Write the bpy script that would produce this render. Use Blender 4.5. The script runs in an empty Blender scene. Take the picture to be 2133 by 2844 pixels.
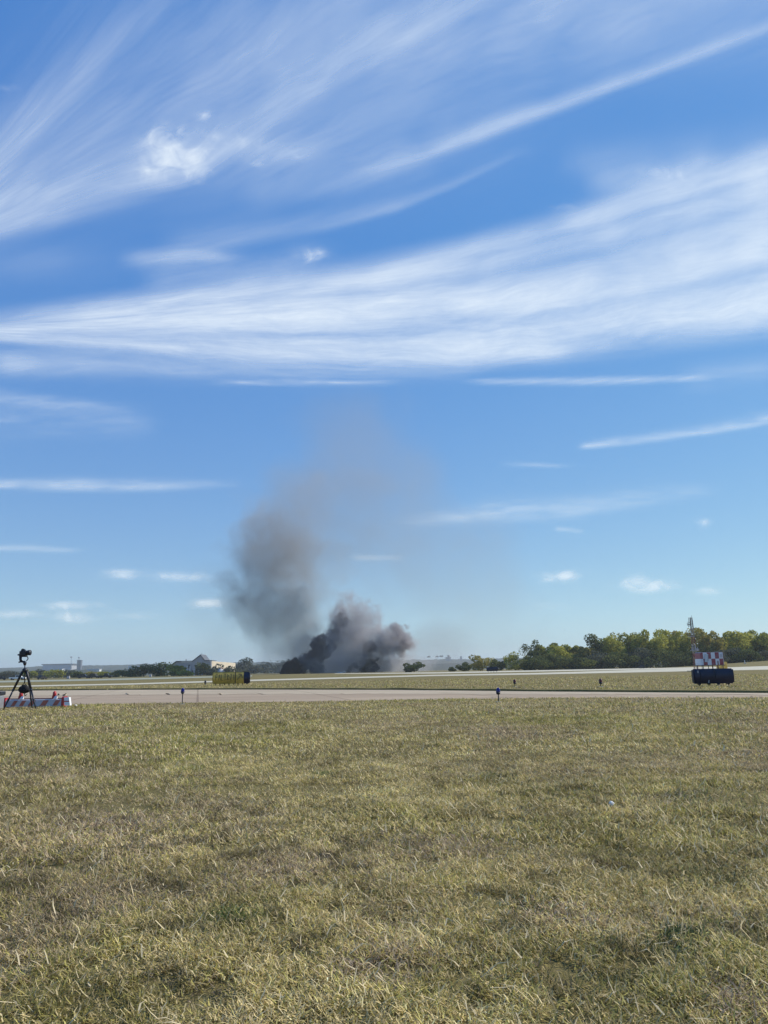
import bpy, bmesh, math, random
import numpy as np
from mathutils import Vector, Matrix, noise as mnoise

random.seed(7)
RNG = np.random.default_rng(11)
R = math.radians
scene = bpy.context.scene
COL = scene.collection

# ------------------------------------------------------------------ camera
EYE = 1.0                       # eye height of the seated photographer
FPX = 2054.0                    # focal length in pixels of the 2133x2844 photograph
PITCH = math.atan(440.0 / FPX)
ROLL = math.atan(0.0185)
cam_d = bpy.data.cameras.new("camera")
cam = bpy.data.objects.new("camera", cam_d)
COL.objects.link(cam)
cam_d.sensor_fit = 'VERTICAL'
cam_d.sensor_height = 36.0
cam_d.sensor_width = 27.0
cam_d.lens = 36.0 * FPX / 2844.0
cam_d.clip_start = 0.05
cam_d.clip_end = 400000.0
FWD = Vector((0, math.cos(PITCH), math.sin(PITCH)))
UP0 = Vector((0, -math.sin(PITCH), math.cos(PITCH)))
RT0 = Vector((1, 0, 0))
RT = RT0 * math.cos(ROLL) - UP0 * math.sin(ROLL)
UPV = UP0 * math.cos(ROLL) + RT0 * math.sin(ROLL)
cam.matrix_world = Matrix(((RT.x, UPV.x, -FWD.x, 0), (RT.y, UPV.y, -FWD.y, 0), (RT.z, UPV.z, -FWD.z, EYE), (0, 0, 0, 1)))
scene.camera = cam


def ray(px, py):
    return RT * ((px - 1066.5) / FPX) + UPV * ((1422.0 - py) / FPX) + FWD


def P(px, py, Y):
    """world point seen at photograph pixel (px, py) at distance Y down the field"""
    d = ray(px, py)
    k = Y / d.y
    return Vector((d.x * k, Y, EYE + d.z * k))


# ------------------------------------------------------------------ world + sun
SUN_AZ, SUN_EL = 70.0, 38.0      # to the right of the view, ahead of the camera
world = bpy.data.worlds.new("World")
scene.world = world
world.use_nodes = True
wt = world.node_tree
wt.nodes.clear()
wo = wt.nodes.new("ShaderNodeOutputWorld")
bg = wt.nodes.new("ShaderNodeBackground")
sky = wt.nodes.new("ShaderNodeTexSky")
sky.sky_type = 'NISHITA'
sky.sun_disc = False
sky.sun_elevation = R(SUN_EL)
sky.sun_rotation = R(SUN_AZ)
sky.altitude = 200
sky.air_density = 1.0
sky.dust_density = 0.10
sky.ozone_density = 2.2
hs = wt.nodes.new("ShaderNodeHueSaturation")
hs.inputs["Hue"].default_value = 0.5
hs.inputs["Saturation"].default_value = 1.407
hs.inputs["Value"].default_value = 1.0
wt.links.new(sky.outputs[0], hs.inputs["Color"])
# even out the brightness between zenith and horizon, channel by channel
sep = wt.nodes.new("ShaderNodeSeparateColor")
comb = wt.nodes.new("ShaderNodeCombineColor")
wt.links.new(hs.outputs[0], sep.inputs[0])
for k_, (gamma_, gain_) in enumerate(((0.471, 1.761), (0.544, 2.089), (0.281, 4.188))):
    pw = wt.nodes.new("ShaderNodeMath")
    pw.operation = 'POWER'
    pw.inputs[1].default_value = gamma_
    ml = wt.nodes.new("ShaderNodeMath")
    ml.operation = 'MULTIPLY'
    ml.inputs[1].default_value = gain_
    wt.links.new(sep.outputs[k_], pw.inputs[0])
    wt.links.new(pw.outputs[0], ml.inputs[0])
    wt.links.new(ml.outputs[0], comb.inputs[k_])
wt.links.new(comb.outputs[0], bg.inputs[0])
bg.inputs[1].default_value = 0.10
wt.links.new(bg.outputs[0], wo.inputs[0])

sun_d = bpy.data.lights.new("sun", 'SUN')
sun_d.energy = 4.4
sun_d.angle = R(0.5)
sun_d.color = (1.0, 0.93, 0.80)
sun = bpy.data.objects.new("sun", sun_d)
COL.objects.link(sun)
to_sun = Vector((math.sin(R(SUN_AZ)) * math.cos(R(SUN_EL)), math.cos(R(SUN_AZ)) * math.cos(R(SUN_EL)), math.sin(R(SUN_EL))))
sun.rotation_euler = (-to_sun).to_track_quat('-Z', 'Y').to_euler()

scene.view_settings.view_transform = 'Standard'
scene.view_settings.look = 'None'
scene.view_settings.exposure = 0.12
scene.view_settings.gamma = 1.0
scene.render.engine = 'CYCLES'
cy = scene.cycles
cy.use_denoising = True
cy.max_bounces = 6
cy.diffuse_bounces = 2
cy.glossy_bounces = 2
cy.transmission_bounces = 4
cy.volume_bounces = 2
cy.transparent_max_bounces = 12
cy.volume_step_rate = 1.0
cy.sample_clamp_indirect = 4.0


# ------------------------------------------------------------------ materials
class MatB:
    def __init__(self, name):
        self.m = bpy.data.materials.new(name)
        self.m.use_nodes = True
        self.t = self.m.node_tree
        self.t.nodes.clear()
        self.out = self.n("ShaderNodeOutputMaterial")

    def n(self, kind, **kw):
        x = self.t.nodes.new(kind)
        for k, v in kw.items():
            setattr(x, k, v)
        return x

    def l(self, a, b):
        self.t.links.new(a, b)

    def math(self, op, a, b=None, c=None, clamp=False):
        x = self.n("ShaderNodeMath", operation=op, use_clamp=clamp)
        for i, v in enumerate((a, b, c)):
            if v is None:
                continue
            if isinstance(v, (int, float)):
                x.inputs[i].default_value = v
            else:
                self.l(v, x.inputs[i])
        return x.outputs[0]

    def noise(self, vec, scale, detail=4, rough=0.55, dist=0.0):
        x = self.n("ShaderNodeTexNoise")
        x.inputs["Scale"].default_value = scale
        x.inputs["Detail"].default_value = detail
        x.inputs["Roughness"].default_value = rough
        x.inputs["Distortion"].default_value = dist
        if vec is not None:
            self.l(vec, x.inputs["Vector"])
        return x.outputs["Fac"]

    def ramp(self, fac, stops):
        x = self.n("ShaderNodeValToRGB")
        e = x.color_ramp.elements
        while len(e) < len(stops):
            e.new(0.5)
        for i, (p, c) in enumerate(stops):
            e[i].position = p
            e[i].color = (c[0], c[1], c[2], 1) if not isinstance(c, (int, float)) else (c, c, c, 1)
        self.l(fac, x.inputs[0])
        return x.outputs[0]

    def mix(self, fac, a, b, mode='MIX'):
        x = self.n("ShaderNodeMix", data_type='RGBA', blend_type=mode)
        for s, v in ((x.inputs[0], fac), (x.inputs[6], a), (x.inputs[7], b)):
            if isinstance(v, (int, float)):
                s.default_value = v
            elif isinstance(v, tuple):
                s.default_value = (v[0], v[1], v[2], 1)
            else:
                self.l(v, s)
        return x.outputs[2]


def simple(name, col, rough=0.6, var=0.12, scale=6.0, metal=0.0, bump=0.0, emit=None):
    b = MatB(name)
    tc = b.n("ShaderNodeTexCoord")
    f = b.noise(tc.outputs["Object"], scale, 5, 0.6)
    c = b.ramp(f, [(0.3, tuple(v * (1 - var) for v in col)), (0.7, tuple(min(1, v * (1 + var)) for v in col))])
    s = b.n("ShaderNodeBsdfPrincipled")
    b.l(c, s.inputs["Base Color"])
    s.inputs["Roughness"].default_value = rough
    s.inputs["Metallic"].default_value = metal
    if bump:
        bp = b.n("ShaderNodeBump")
        bp.inputs["Strength"].default_value = bump
        b.l(f, bp.inputs["Height"])
        b.l(bp.outputs[0], s.inputs["Normal"])
    b.l(s.outputs[0], b.out.inputs[0])
    return b.m


M = {}
M['black'] = simple('black_paint', (0.012, 0.013, 0.02), 0.45, 0.3, 4)
M['black_fabric'] = simple('black_fabric', (0.010, 0.010, 0.013), 0.9, 0.3, 20)
M['navy'] = simple('navy_back_panel', (0.008, 0.011, 0.035), 0.4, 0.4, 1.5)
M['dark_metal'] = simple('dark_metal', (0.03, 0.035, 0.05), 0.45, 0.3, 5, 0.3)
M['grey_metal'] = simple('grey_metal', (0.30, 0.31, 0.33), 0.4, 0.2, 5, 0.3)
M['pale_grey'] = simple('pale_grey_paint', (0.55, 0.57, 0.60), 0.5, 0.12, 1.0)
M['white'] = simple('white_paint', (0.78, 0.78, 0.78), 0.45, 0.06, 4)
M['dirty_white'] = simple('dirty_white_plastic', (0.50, 0.47, 0.49), 0.55, 0.15, 5)
M['red'] = simple('red_plastic', (0.42, 0.025, 0.03), 0.4, 0.25, 6)
M['orange'] = simple('faded_orange_sheeting', (0.46, 0.13, 0.08), 0.6, 0.25, 5)
M['yellow'] = simple('weathered_yellow_panel', (0.64, 0.41, 0.08), 0.5, 0.45, 2.2)
M['yellow_frame'] = simple('weathered_yellow_frame', (0.24, 0.19, 0.05), 0.6, 0.3, 3)
M['sign_ink'] = simple('worn_black_lettering', (0.15, 0.11, 0.035), 0.6, 0.4, 6)
M['blue_glass'] = simple('blue_lens', (0.015, 0.012, 0.16), 0.08, 0.2, 8)
M['dark_red'] = simple('dark_red_lens', (0.10, 0.012, 0.012), 0.3, 0.3, 8)
M['wood_brown'] = simple('tree_bark', (0.10, 0.075, 0.055), 0.9, 0.35, 3)
M['slate'] = simple('slate_roof', (0.10, 0.11, 0.13), 0.7, 0.25, 0.4)
M['pale_roof'] = simple('pale_metal_roof', (0.45, 0.43, 0.38), 0.5, 0.1, 0.3)
M['cream_wall'] = simple('cream_wall', (0.62, 0.54, 0.42), 0.8, 0.12, 0.3)
M['grey_wall'] = simple('grey_wall', (0.36, 0.37, 0.40), 0.8, 0.12, 0.2)
M['brick'] = simple('brick_wall', (0.30, 0.13, 0.10), 0.85, 0.25, 0.5)
M['dark_open'] = simple('glazing_and_opening_shade', (0.02, 0.025, 0.03), 0.25, 0.3, 0.5)  # window glass, also painted shade for the gabled building's openings
M['tyre'] = simple('tyre_rubber', (0.02, 0.02, 0.02), 0.8, 0.2, 5)
M['stone'] = simple('white_stone', (0.75, 0.74, 0.70), 0.7, 0.2, 40, bump=0.3)
M['steel_red'] = simple('red_painted_steel', (0.15, 0.045, 0.045), 0.5, 0.3, 2)
M['steel_white'] = simple('grey_white_painted_steel', (0.24, 0.24, 0.26), 0.5, 0.2, 2)


# ------------------------------------------------------------------ object helpers
def put(name, verts, faces, mat, parent=None, smooth=False):
    """verts in world coordinates; children are stored relative to the thing's base"""
    off = Vector((0, 0, 0))
    if parent is not None:
        p = parent
        while p is not None:
            off += p.location
            p = p.parent
    me = bpy.data.meshes.new(name)
    me.from_pydata([tuple(Vector(v) - off) for v in verts], [], faces)
    me.update()
    if smooth:
        me.polygons.foreach_set("use_smooth", [True] * len(me.polygons))
    o = bpy.data.objects.new(name, me)
    COL.objects.link(o)
    if parent is not None:
        o.parent = parent
    if mat is not None:
        me.materials.append(mat)
    return o


def thing(name, label, cat, loc, group=None):
    o = bpy.data.objects.new(name, None)
    COL.objects.link(o)
    o.location = loc
    o.empty_display_size = 0.2
    o['label'] = label
    o['category'] = cat
    if group:
        o['group'] = group
    return o


def tag(o, label=None, cat=None, group=None, kind=None):
    if label:
        o['label'] = label
    if cat:
        o['category'] = cat
    if group:
        o['group'] = group
    if kind:
        o['kind'] = kind
    return o


class MB:
    """collects simple shapes in world coordinates"""

    def __init__(self):
        self.v, self.f = [], []

    def add(self, vs, fs):
        k = len(self.v)
        self.v += [Vector(v) for v in vs]
        self.f += [tuple(i + k for i in f) for f in fs]
        return self

    def box(self, c, s, bev=0.0, rot=None):
        bm = bmesh.new()
        bmesh.ops.create_cube(bm, size=1.0)
        for v in bm.verts:
            v.co = Vector((v.co.x * s[0], v.co.y * s[1], v.co.z * s[2]))
        if bev > 0:
            bmesh.ops.bevel(bm, geom=list(bm.edges), offset=bev, segments=2, affect='EDGES', profile=0.6)
        return self._take(bm, c, rot)

    def _take(self, bm, c, rot=None):
        bm.verts.index_update()
        vs = []
        for v in bm.verts:
            p = v.co.copy()
            if rot is not None:
                p = rot @ p
            vs.append(p + Vector(c))
        fs = [tuple(v.index for v in f.verts) for f in bm.faces]
        bm.free()
        return self.add(vs, fs)

    def ball(self, c, r, sx=1, sy=1, sz=1, sub=2):
        bm = bmesh.new()
        bmesh.ops.create_icosphere(bm, subdivisions=sub, radius=r)
        for v in bm.verts:
            v.co = Vector((v.co.x * sx, v.co.y * sy, v.co.z * sz))
        return self._take(bm, c)

    def tube(self, pts, rads, seg=10, cap=True):
        pts = [Vector(p) for p in pts]
        n = len(pts)
        if isinstance(rads, (int, float)):
            rads = [rads] * n
        vs, fs = [], []
        for i, p in enumerate(pts):
            d = (pts[min(i + 1, n - 1)] - pts[max(i - 1, 0)]).normalized()
            a = d.orthogonal().normalized() if i == 0 else (a - d * a.dot(d)).normalized()
            b = d.cross(a)
            for k in range(seg):
                t = 2 * math.pi * k / seg
                vs.append(p + (a * math.cos(t) + b * math.sin(t)) * rads[i])
        for i in range(n - 1):
            for k in range(seg):
                k2 = (k + 1) % seg
                fs.append((i * seg + k, i * seg + k2, (i + 1) * seg + k2, (i + 1) * seg + k))
        if cap:
            fs.append(tuple(range(seg))[::-1])
            fs.append(tuple((n - 1) * seg + k for k in range(seg)))
        return self.add(vs, fs)

    def prism(self, prof, axis_o, ux, uz, uy, depth):
        """profile (a,b) in the ux/uz plane, extruded along uy"""
        n = len(prof)
        o = Vector(axis_o)
        vs = [o + ux * a + uz * b for a, b in prof] + [o + ux * a + uz * b + uy * depth for a, b in prof]
        fs = [tuple(range(n)), tuple(range(2 * n - 1, n - 1, -1))]
        for i in range(n):
            j = (i + 1) % n
            fs.append((i, i + n, j + n, j))
        return self.add(vs, fs)

    def done(self, name, mat, parent=None, smooth=False):
        return put(name, self.v, self.f, mat, parent, smooth)


X, Yv, Z = Vector((1, 0, 0)), Vector((0, 1, 0)), Vector((0, 0, 1))


# ------------------------------------------------------------------ terrain
def sstep(a, b, x):
    t = np.clip((x - a) / (b - a), 0, 1)
    return t * t * (3 - 2 * t)


def vnoise(x, y, seed=0):
    """cheap smooth value noise, arrays in, -1..1 out"""
    xi, yi = np.floor(x), np.floor(y)
    fx, fy = x - xi, y - yi
    fx, fy = fx * fx * (3 - 2 * fx), fy * fy * (3 - 2 * fy)

    def hsh(a, b):
        s = np.sin(a * 127.1 + b * 311.7 + seed * 74.7) * 43758.5453
        return (s - np.floor(s)) * 2 - 1
    return (hsh(xi, yi) * (1 - fx) + hsh(xi + 1, yi) * fx) * (1 - fy) + (hsh(xi, yi + 1) * (1 - fx) + hsh(xi + 1, yi + 1) * fx) * fy


def hgt(x, y):
    x = np.asarray(x, float)
    y = np.asarray(y, float)
    near = 1 - sstep(16, 22, y)
    h = (0.030 * vnoise(x * 0.45, y * 0.45, 1) + 0.014 * vnoise(x * 1.6, y * 1.6, 2)) * near
    rise = sstep(0.34, 0.56, x / np.maximum(y, 1.0)) * sstep(130, 340, y) * 2.6
    return h + rise


def gz(x, y):
    return float(hgt(x, y))


def G(px, py):
    """the ground point seen at photograph pixel (px, py)"""
    d = ray(px, py)
    y, prev = 1.0, 1.0
    while y < 3000.0:
        k = y / d.y
        if EYE + d.z * k <= gz(d.x * k, y):
            break
        prev, y = y, y * 1.02
    lo, hi = prev, y
    for _ in range(18):
        m_ = (lo + hi) / 2
        k = m_ / d.y
        if EYE + d.z * k <= gz(d.x * k, m_):
            hi = m_
        else:
            lo = m_
    k = hi / d.y
    return Vector((d.x * k, hi, gz(d.x * k, hi)))


def GX(px, Y):
    """ground point in the column of pixel px, at distance Y"""
    x = P(px, 1862 + (1066.5 - px) * 0.0185, Y).x
    return Vector((x, Y, gz(x, Y)))


# ground sheet material: mown, half dried grass, as seen from far; soil and thatch as seen near
b = MatB('dry_grass_ground')
geo = b.n("ShaderNodeNewGeometry")
pos = geo.outputs["Position"]
n1 = b.noise(pos, 0.055, 5, 0.6)
n2 = b.noise(pos, 0.9, 6, 0.65)
n3 = b.noise(pos, 9.0, 6, 0.7)
n4 = b.noise(pos, 60.0, 3, 0.7)
c1 = b.ramp(n1, [(0.30, (0.170, 0.165, 0.070)), (0.5, (0.225, 0.195, 0.095)), (0.70, (0.265, 0.215, 0.115))])
c2 = b.ramp(n2, [(0.30, (0.125, 0.125, 0.048)), (0.55, (0.230, 0.200, 0.092)), (0.75, (0.300, 0.250, 0.140))])
c3 = b.ramp(n3, [(0.34, (0.070, 0.060, 0.032)), (0.6, (0.225, 0.180, 0.095)), (0.8, (0.33, 0.27, 0.16))])
cc = b.mix(0.5, c1, c2)
cc = b.mix(0.45, cc, c3)
cc = b.mix(1.0, cc, (1.10, 1.06, 0.90), 'MULTIPLY')
g = b.ramp(n4, [(0.3, 0.72), (0.7, 1.12)])
cc = b.mix(1.0, cc, g, 'MULTIPLY')
s = b.n("ShaderNodeBsdfPrincipled")
s.inputs["Roughness"].default_value = 1.0
s.inputs["Specular IOR Level"].default_value = 0.1
b.l(cc, s.inputs["Base Color"])
bp = b.n("ShaderNodeBump")
bp.inputs["Strength"].default_value = 0.6
bp.inputs["Distance"].default_value = 0.03
b.l(b.math('ADD', n3, n4), bp.inputs["Height"])
b.l(bp.outputs[0], s.inputs["Normal"])
b.l(s.outputs[0], b.out.inputs[0])
M['ground'] = b.m


def axis(step0, lim, g=1.09, start=0.0, flat=0.0):
    out, v, st = [start], start, step0
    while v < lim:
        if v > flat:
            st *= g
        v = min(v + st, lim)
        out.append(v)
    return out


xs = axis(0.3, 9000, 1.07, 0, 12)
xs = sorted(set([-v for v in xs] + xs))
ys = sorted(set(axis(0.3, 9000, 1.05, 0.0, 26) + [-0.6, -1.5, -3, -6, -12, -25, -60, -150, -400, -1200, -3000]))
xs, ys = np.array(xs), np.array(ys)
gx, gy = np.meshgrid(xs, ys)
gzv = hgt(gx, gy)
nv = len(xs)
vv = np.stack([gx.ravel(), gy.ravel(), gzv.ravel()], 1)
ii = np.arange(len(ys) - 1)[:, None] * nv + np.arange(nv - 1)[None, :]
ff = np.stack([ii, ii + 1, ii + nv + 1, ii + nv], -1).reshape(-1, 4)


def np_mesh(name, verts, quads, mat, parent=None, smooth=False):
    me = bpy.data.meshes.new(name)
    k = quads.shape[1]
    me.vertices.add(len(verts))
    me.vertices.foreach_set("co", np.ascontiguousarray(verts, dtype=np.float32).ravel())
    me.loops.add(len(quads) * k)
    me.loops.foreach_set("vertex_index", np.ascontiguousarray(quads, dtype=np.int32).ravel())
    me.polygons.add(len(quads))
    me.polygons.foreach_set("loop_start", np.arange(len(quads), dtype=np.int32) * k)
    me.polygons.foreach_set("use_smooth", np.full(len(quads), smooth))
    me.update(calc_edges=True)
    me.materials.append(mat)
    o = bpy.data.objects.new(name, me)
    COL.objects.link(o)
    if parent is not None:
        o.parent = parent
    return o


tag(np_mesh('ground', vv, ff, M['ground'], smooth=True), kind='structure')


# pavements -----------------------------------------------------------------
def pave_mat(name, ca, cb, cdark, joint=0.0):
    b = MatB(name)
    geo = b.n("ShaderNodeNewGeometry")
    mp = b.n("ShaderNodeMapping")
    mp.inputs["Scale"].default_value = (0.12, 1.0, 1.0)
    b.l(geo.outputs["Position"], mp.inputs["Vector"])
    f1 = b.noise(mp.outputs[0], 0.45, 5, 0.6, 0.4)
    f2 = b.noise(geo.outputs["Position"], 3.0, 6, 0.7)
    c = b.ramp(f1, [(0.35, ca), (0.62, cb)])
    c = b.mix(b.ramp(f2, [(0.55, 0.0), (0.8, 0.6)]), c, cdark)
    if joint:
        bt = b.n("ShaderNodeTexBrick")
        bt.offset = 0.0
        bt.inputs["Scale"].default_value = 1.0
        bt.inputs["Brick Width"].default_value = 5.2
        bt.inputs["Row Height"].default_value = 3.6
        bt.inputs["Mortar Size"].default_value = 0.05
        bt.inputs["Mortar Smooth"].default_value = 0.3
        mr_ = b.n("ShaderNodeMapping")
        mr_.inputs["Rotation"].default_value = (0, 0, R(-14))
        b.l(geo.outputs["Position"], mr_.inputs["Vector"])
        b.l(mr_.outputs[0], bt.inputs["Vector"])
        bt.inputs["Color1"].default_value = (.92, .92, .92, 1)
        bt.inputs["Color2"].default_value = (1.08, 1.08, 1.08, 1)
        bt.inputs["Mortar"].default_value = (.6, .56, .52, 1)
        c = b.mix(joint, c, b.mix(1.0, c, bt.outputs["Color"], 'MULTIPLY'))
        f3 = b.noise(mp.outputs[0], 1.6, 5, 0.7, 1.2)
        c = b.mix(b.ramp(f3, [(0.52, 0.0), (0.66, 0.45)]), c, cdark)
    s = b.n("ShaderNodeBsdfPrincipled")
    s.inputs["Roughness"].default_value = 0.85
    b.l(c, s.inputs["Base Color"])
    b.l(s.outputs[0], b.out.inputs[0])
    return b.m


M['taxi'] = pave_mat('old_tan_concrete', (0.345, 0.25, 0.160), (0.405, 0.305, 0.200), (0.24, 0.165, 0.11), 1.0)
M['shoulder'] = pave_mat('pale_concrete_band', (0.43, 0.34, 0.225), (0.48, 0.385, 0.255), (0.30, 0.23, 0.16), .8)
M['runway'] = pave_mat('pale_runway_concrete', (0.47, 0.43, 0.31), (0.58, 0.53, 0.40), (0.40, 0.36, 0.27))
M['apron'] = pave_mat('grey_green_pavement', (0.27, 0.28, 0.20), (0.33, 0.33, 0.24), (0.22, 0.22, 0.16))


def strip(name, near, far, mat, lift=0.006, nx=60, ny=8, wob=0.0):
    """near/far: polylines of photograph pixels on the ground, left to right"""
    def poly(pl):
        pts = [G(*p) for p in pl]
        d = [0.0]
        for a_, b_ in zip(pts, pts[1:]):
            d.append(d[-1] + (b_ - a_).length)
        return pts, np.array(d) / d[-1]
    A, da = poly(near)
    B, db = poly(far)
    t = np.linspace(0, 1, nx)

    def at(pts, d, t):
        return np.stack([np.interp(t, d, [p[k] for p in pts]) for k in (0, 1)], 1)
    a, c = at(A, da, t), at(B, db, t)
    if wob:
        a[:, 1] += wob * vnoise(a[:, 0] * 1.3, a[:, 0] * 0 + 3, 5) + wob * vnoise(a[:, 0] * 4, a[:, 0] * 0 + 3, 6)
    w = np.linspace(0, 1, ny)[:, None, None]
    q = a[None] * (1 - w) + c[None] * w
    x, y = q[..., 0].ravel(), q[..., 1].ravel()
    v = np.stack([x, y, hgt(x, y) + lift], 1)
    ii = np.arange(ny - 1)[:, None] * nx + np.arange(nx - 1)[None, :]
    f = np.stack([ii, ii + 1, ii + nx + 1, ii + nx], -1).reshape(-1, 4)
    return tag(np_mesh(name, v, f, mat, smooth=True), kind='structure')


TNEAR = [(-420, 1966), (0, 1961), (340, 1956), (720, 1951), (1000, 1948), (1250, 1943), (1500, 1940), (1800, 1939), (2133, 1939), (2600, 1940)]
TFAR = [(-420, 1923), (0, 1919), (340, 1916), (720, 1915.5), (1100, 1916.5), (1500, 1921), (1800, 1923.5), (2133, 1925.5), (2600, 1929)]
strip('taxiway', TNEAR, TFAR, M['taxi'], 0.010, 500, 16, 0.25)
TMID = [(-420, 1936), (0, 1934), (340, 1931), (720, 1929), (1100, 1928), (1500, 1929), (1800, 1930), (2133, 1931), (2600, 1933)]
TF2 = [(p[0], p[1] + 1.2) for p in TFAR]
strip('taxiway_shoulder', TMID, TF2, M['shoulder'], 0.018, 300, 8, 0.5)
strip('runway', [(-420, 1918), (0, 1909), (360, 1902), (700, 1892), (1200, 1878), (1500, 1873.5), (1780, 1867.5), (2133, 1860), (2600, 1858)],
      [(-420, 1914), (0, 1905.5), (360, 1898.5), (700, 1888), (1200, 1874.5), (1500, 1869), (1780, 1860.5), (2133, 1850), (2600, 1847)], M['runway'], 0.02, 260, 10, 0.0)
strip('cross_taxiway', [(930, 1871.5), (1200, 1871), (1500, 1865.5), (1780, 1860), (2000, 1856)],
      [(930, 1870.3), (1200, 1867.5), (1500, 1861.5), (1780, 1856), (2000, 1852)], M['runway'], 0.03, 120, 6)
strip('apron', [(-400, 1903), (0, 1896), (340, 1889), (700, 1879)], [(-400, 1898), (0, 1891), (340, 1884.5), (700, 1876)], M['apron'], 0.03, 120, 5)
# the low turf lip on the far side of the taxiway, which throws the thin dark line
lip = []
for i in range(220):
    t = i / 219 * (len(TFAR) - 1)
    k = min(int(t), len(TFAR) - 2)
    px = TFAR[k][0] + (TFAR[k + 1][0] - TFAR[k][0]) * (t - k)
    py = TFAR[k][1] + (TFAR[k + 1][1] - TFAR[k][1]) * (t - k)
    lip.append(G(px, py - 0.4))
lv, lf = [], []
for i, p in enumerate(lip):
    hh = 0.08 + 0.03 * mnoise.noise(Vector((p.x * 0.7, 0, 0)))
    lv += [p + Vector((0, 0, -0.02)), p + Vector((0, 0.05, hh)), p + Vector((0, 1.6, hh * 0.9)), p + Vector((0, 5.0, 0.0))]
    if i:
        for j in range(3):
            a_ = (i - 1) * 4 + j
            lf.append((a_, a_ + 4, a_ + 5, a_ + 1))
tag(put('turf_bank', lv, lf, M['ground']), kind='structure')


# ------------------------------------------------------------------ hills
b = MatB('wooded_hill')
geo = b.n("ShaderNodeNewGeometry")
f1 = b.noise(geo.outputs["Position"], 0.012, 5, 0.65)
f2 = b.noise(geo.outputs["Position"], 0.09, 4, 0.7)
c = b.mix(0.5, b.ramp(f1, [(0.35, (0.018, 0.028, 0.022)), (0.65, (0.045, 0.055, 0.035))]), b.ramp(f2, [(0.35, (0.015, 0.025, 0.022)), (0.7, (0.055, 0.065, 0.045))]))
s = b.n("ShaderNodeBsdfPrincipled")
s.inputs["Roughness"].default_value = 1.0
b.l(c, s.inputs["Base Color"])
b.l(s.outputs[0], b.out.inputs[0])
M['hill'] = b.m


def hill(name, Y0, Y1, top, seed, x0, x1, nx=700, edge=3.0):
    x = np.linspace(x0, x1, nx)
    prof = [(0.0, 0.0), (0.25, 0.35), (0.5, 0.7), (0.72, 0.93), (0.8, 1.0), (0.9, 0.95), (1.0, 0.0)]
    vs = []
    for t, hk in prof:
        y = Y0 + (Y1 - Y0) * t + 0 * x
        base = top * hk * (1 + 0.10 * vnoise(x / 420, y / 420, seed) + 0.05 * vnoise(x / 130, y / 130, seed + 1))
        z = base + hk * edge * (0.6 * vnoise(x / 26, y / 26, seed + 2) + 0.5 * vnoise(x / 9, y / 9, seed + 3)) - (1.0 if hk == 0 else 0)
        z = np.where(hk > 0, np.maximum(z, -0.5), -0.5)
        vs.append(np.stack([x, y, z], 1))
    v = np.concatenate(vs)
    ii = np.arange(len(prof) - 1)[:, None] * nx + np.arange(nx - 1)[None, :]
    f = np.stack([ii, ii + 1, ii + nx + 1, ii + nx], -1).reshape(-1, 4)
    return tag(np_mesh(name, v, f, M['hill']), kind='structure')


hill('far_hill', 2100, 3100, 38.0, 3, -2600, 2600, 1300, 3.2)
hill('near_hill', 1050, 1500, 12.0, 9, -1300, 800, 1000, 3.0)


# ------------------------------------------------------------------ trees
def leaf_mat(name, ca, cb, cc_):
    b = MatB(name)
    at = b.n("ShaderNodeAttribute", attribute_name="tint")
    geo = b.n("ShaderNodeNewGeometry")
    nn = b.noise(geo.outputs["Position"], 0.35, 3, 0.6)
    f = b.math('ADD', b.math('MULTIPLY', at.outputs["Fac"], 0.55), b.math('MULTIPLY', nn, 0.5), clamp=True)
    c = b.ramp(f, [(0.2, ca), (0.5, cb), (0.8, cc_)])
    d = b.n("ShaderNodeBsdfDiffuse")
    t = b.n("ShaderNodeBsdfTranslucent")
    m = b.n("ShaderNodeMixShader")
    m.inputs[0].default_value = 0.45
    b.l(c, d.inputs[0])
    b.l(c, t.inputs[0])
    b.l(d.outputs[0], m.inputs[1])
    b.l(t.outputs[0], m.inputs[2])
    b.l(m.outputs[0], b.out.inputs[0])
    return b.m


LEAF = {
    'dark': leaf_mat('dark_green_leaves', (0.040, 0.058, 0.026), (0.085, 0.11, 0.042), (0.19, 0.20, 0.06)),
    'green': leaf_mat('green_leaves', (0.11, 0.135, 0.03), (0.26, 0.27, 0.05), (0.44, 0.42, 0.08)),
    'olive': leaf_mat('olive_leaves', (0.17, 0.185, 0.035), (0.36, 0.36, 0.07), (0.56, 0.52, 0.12)),
    'autumn': leaf_mat('autumn_leaves', (0.14, 0.125, 0.035), (0.28, 0.25, 0.06), (0.42, 0.36, 0.10)),
    'grey': leaf_mat('grey_green_leaves', (0.045, 0.060, 0.050), (0.085, 0.10, 0.075), (0.14, 0.15, 0.11)),
}


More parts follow.
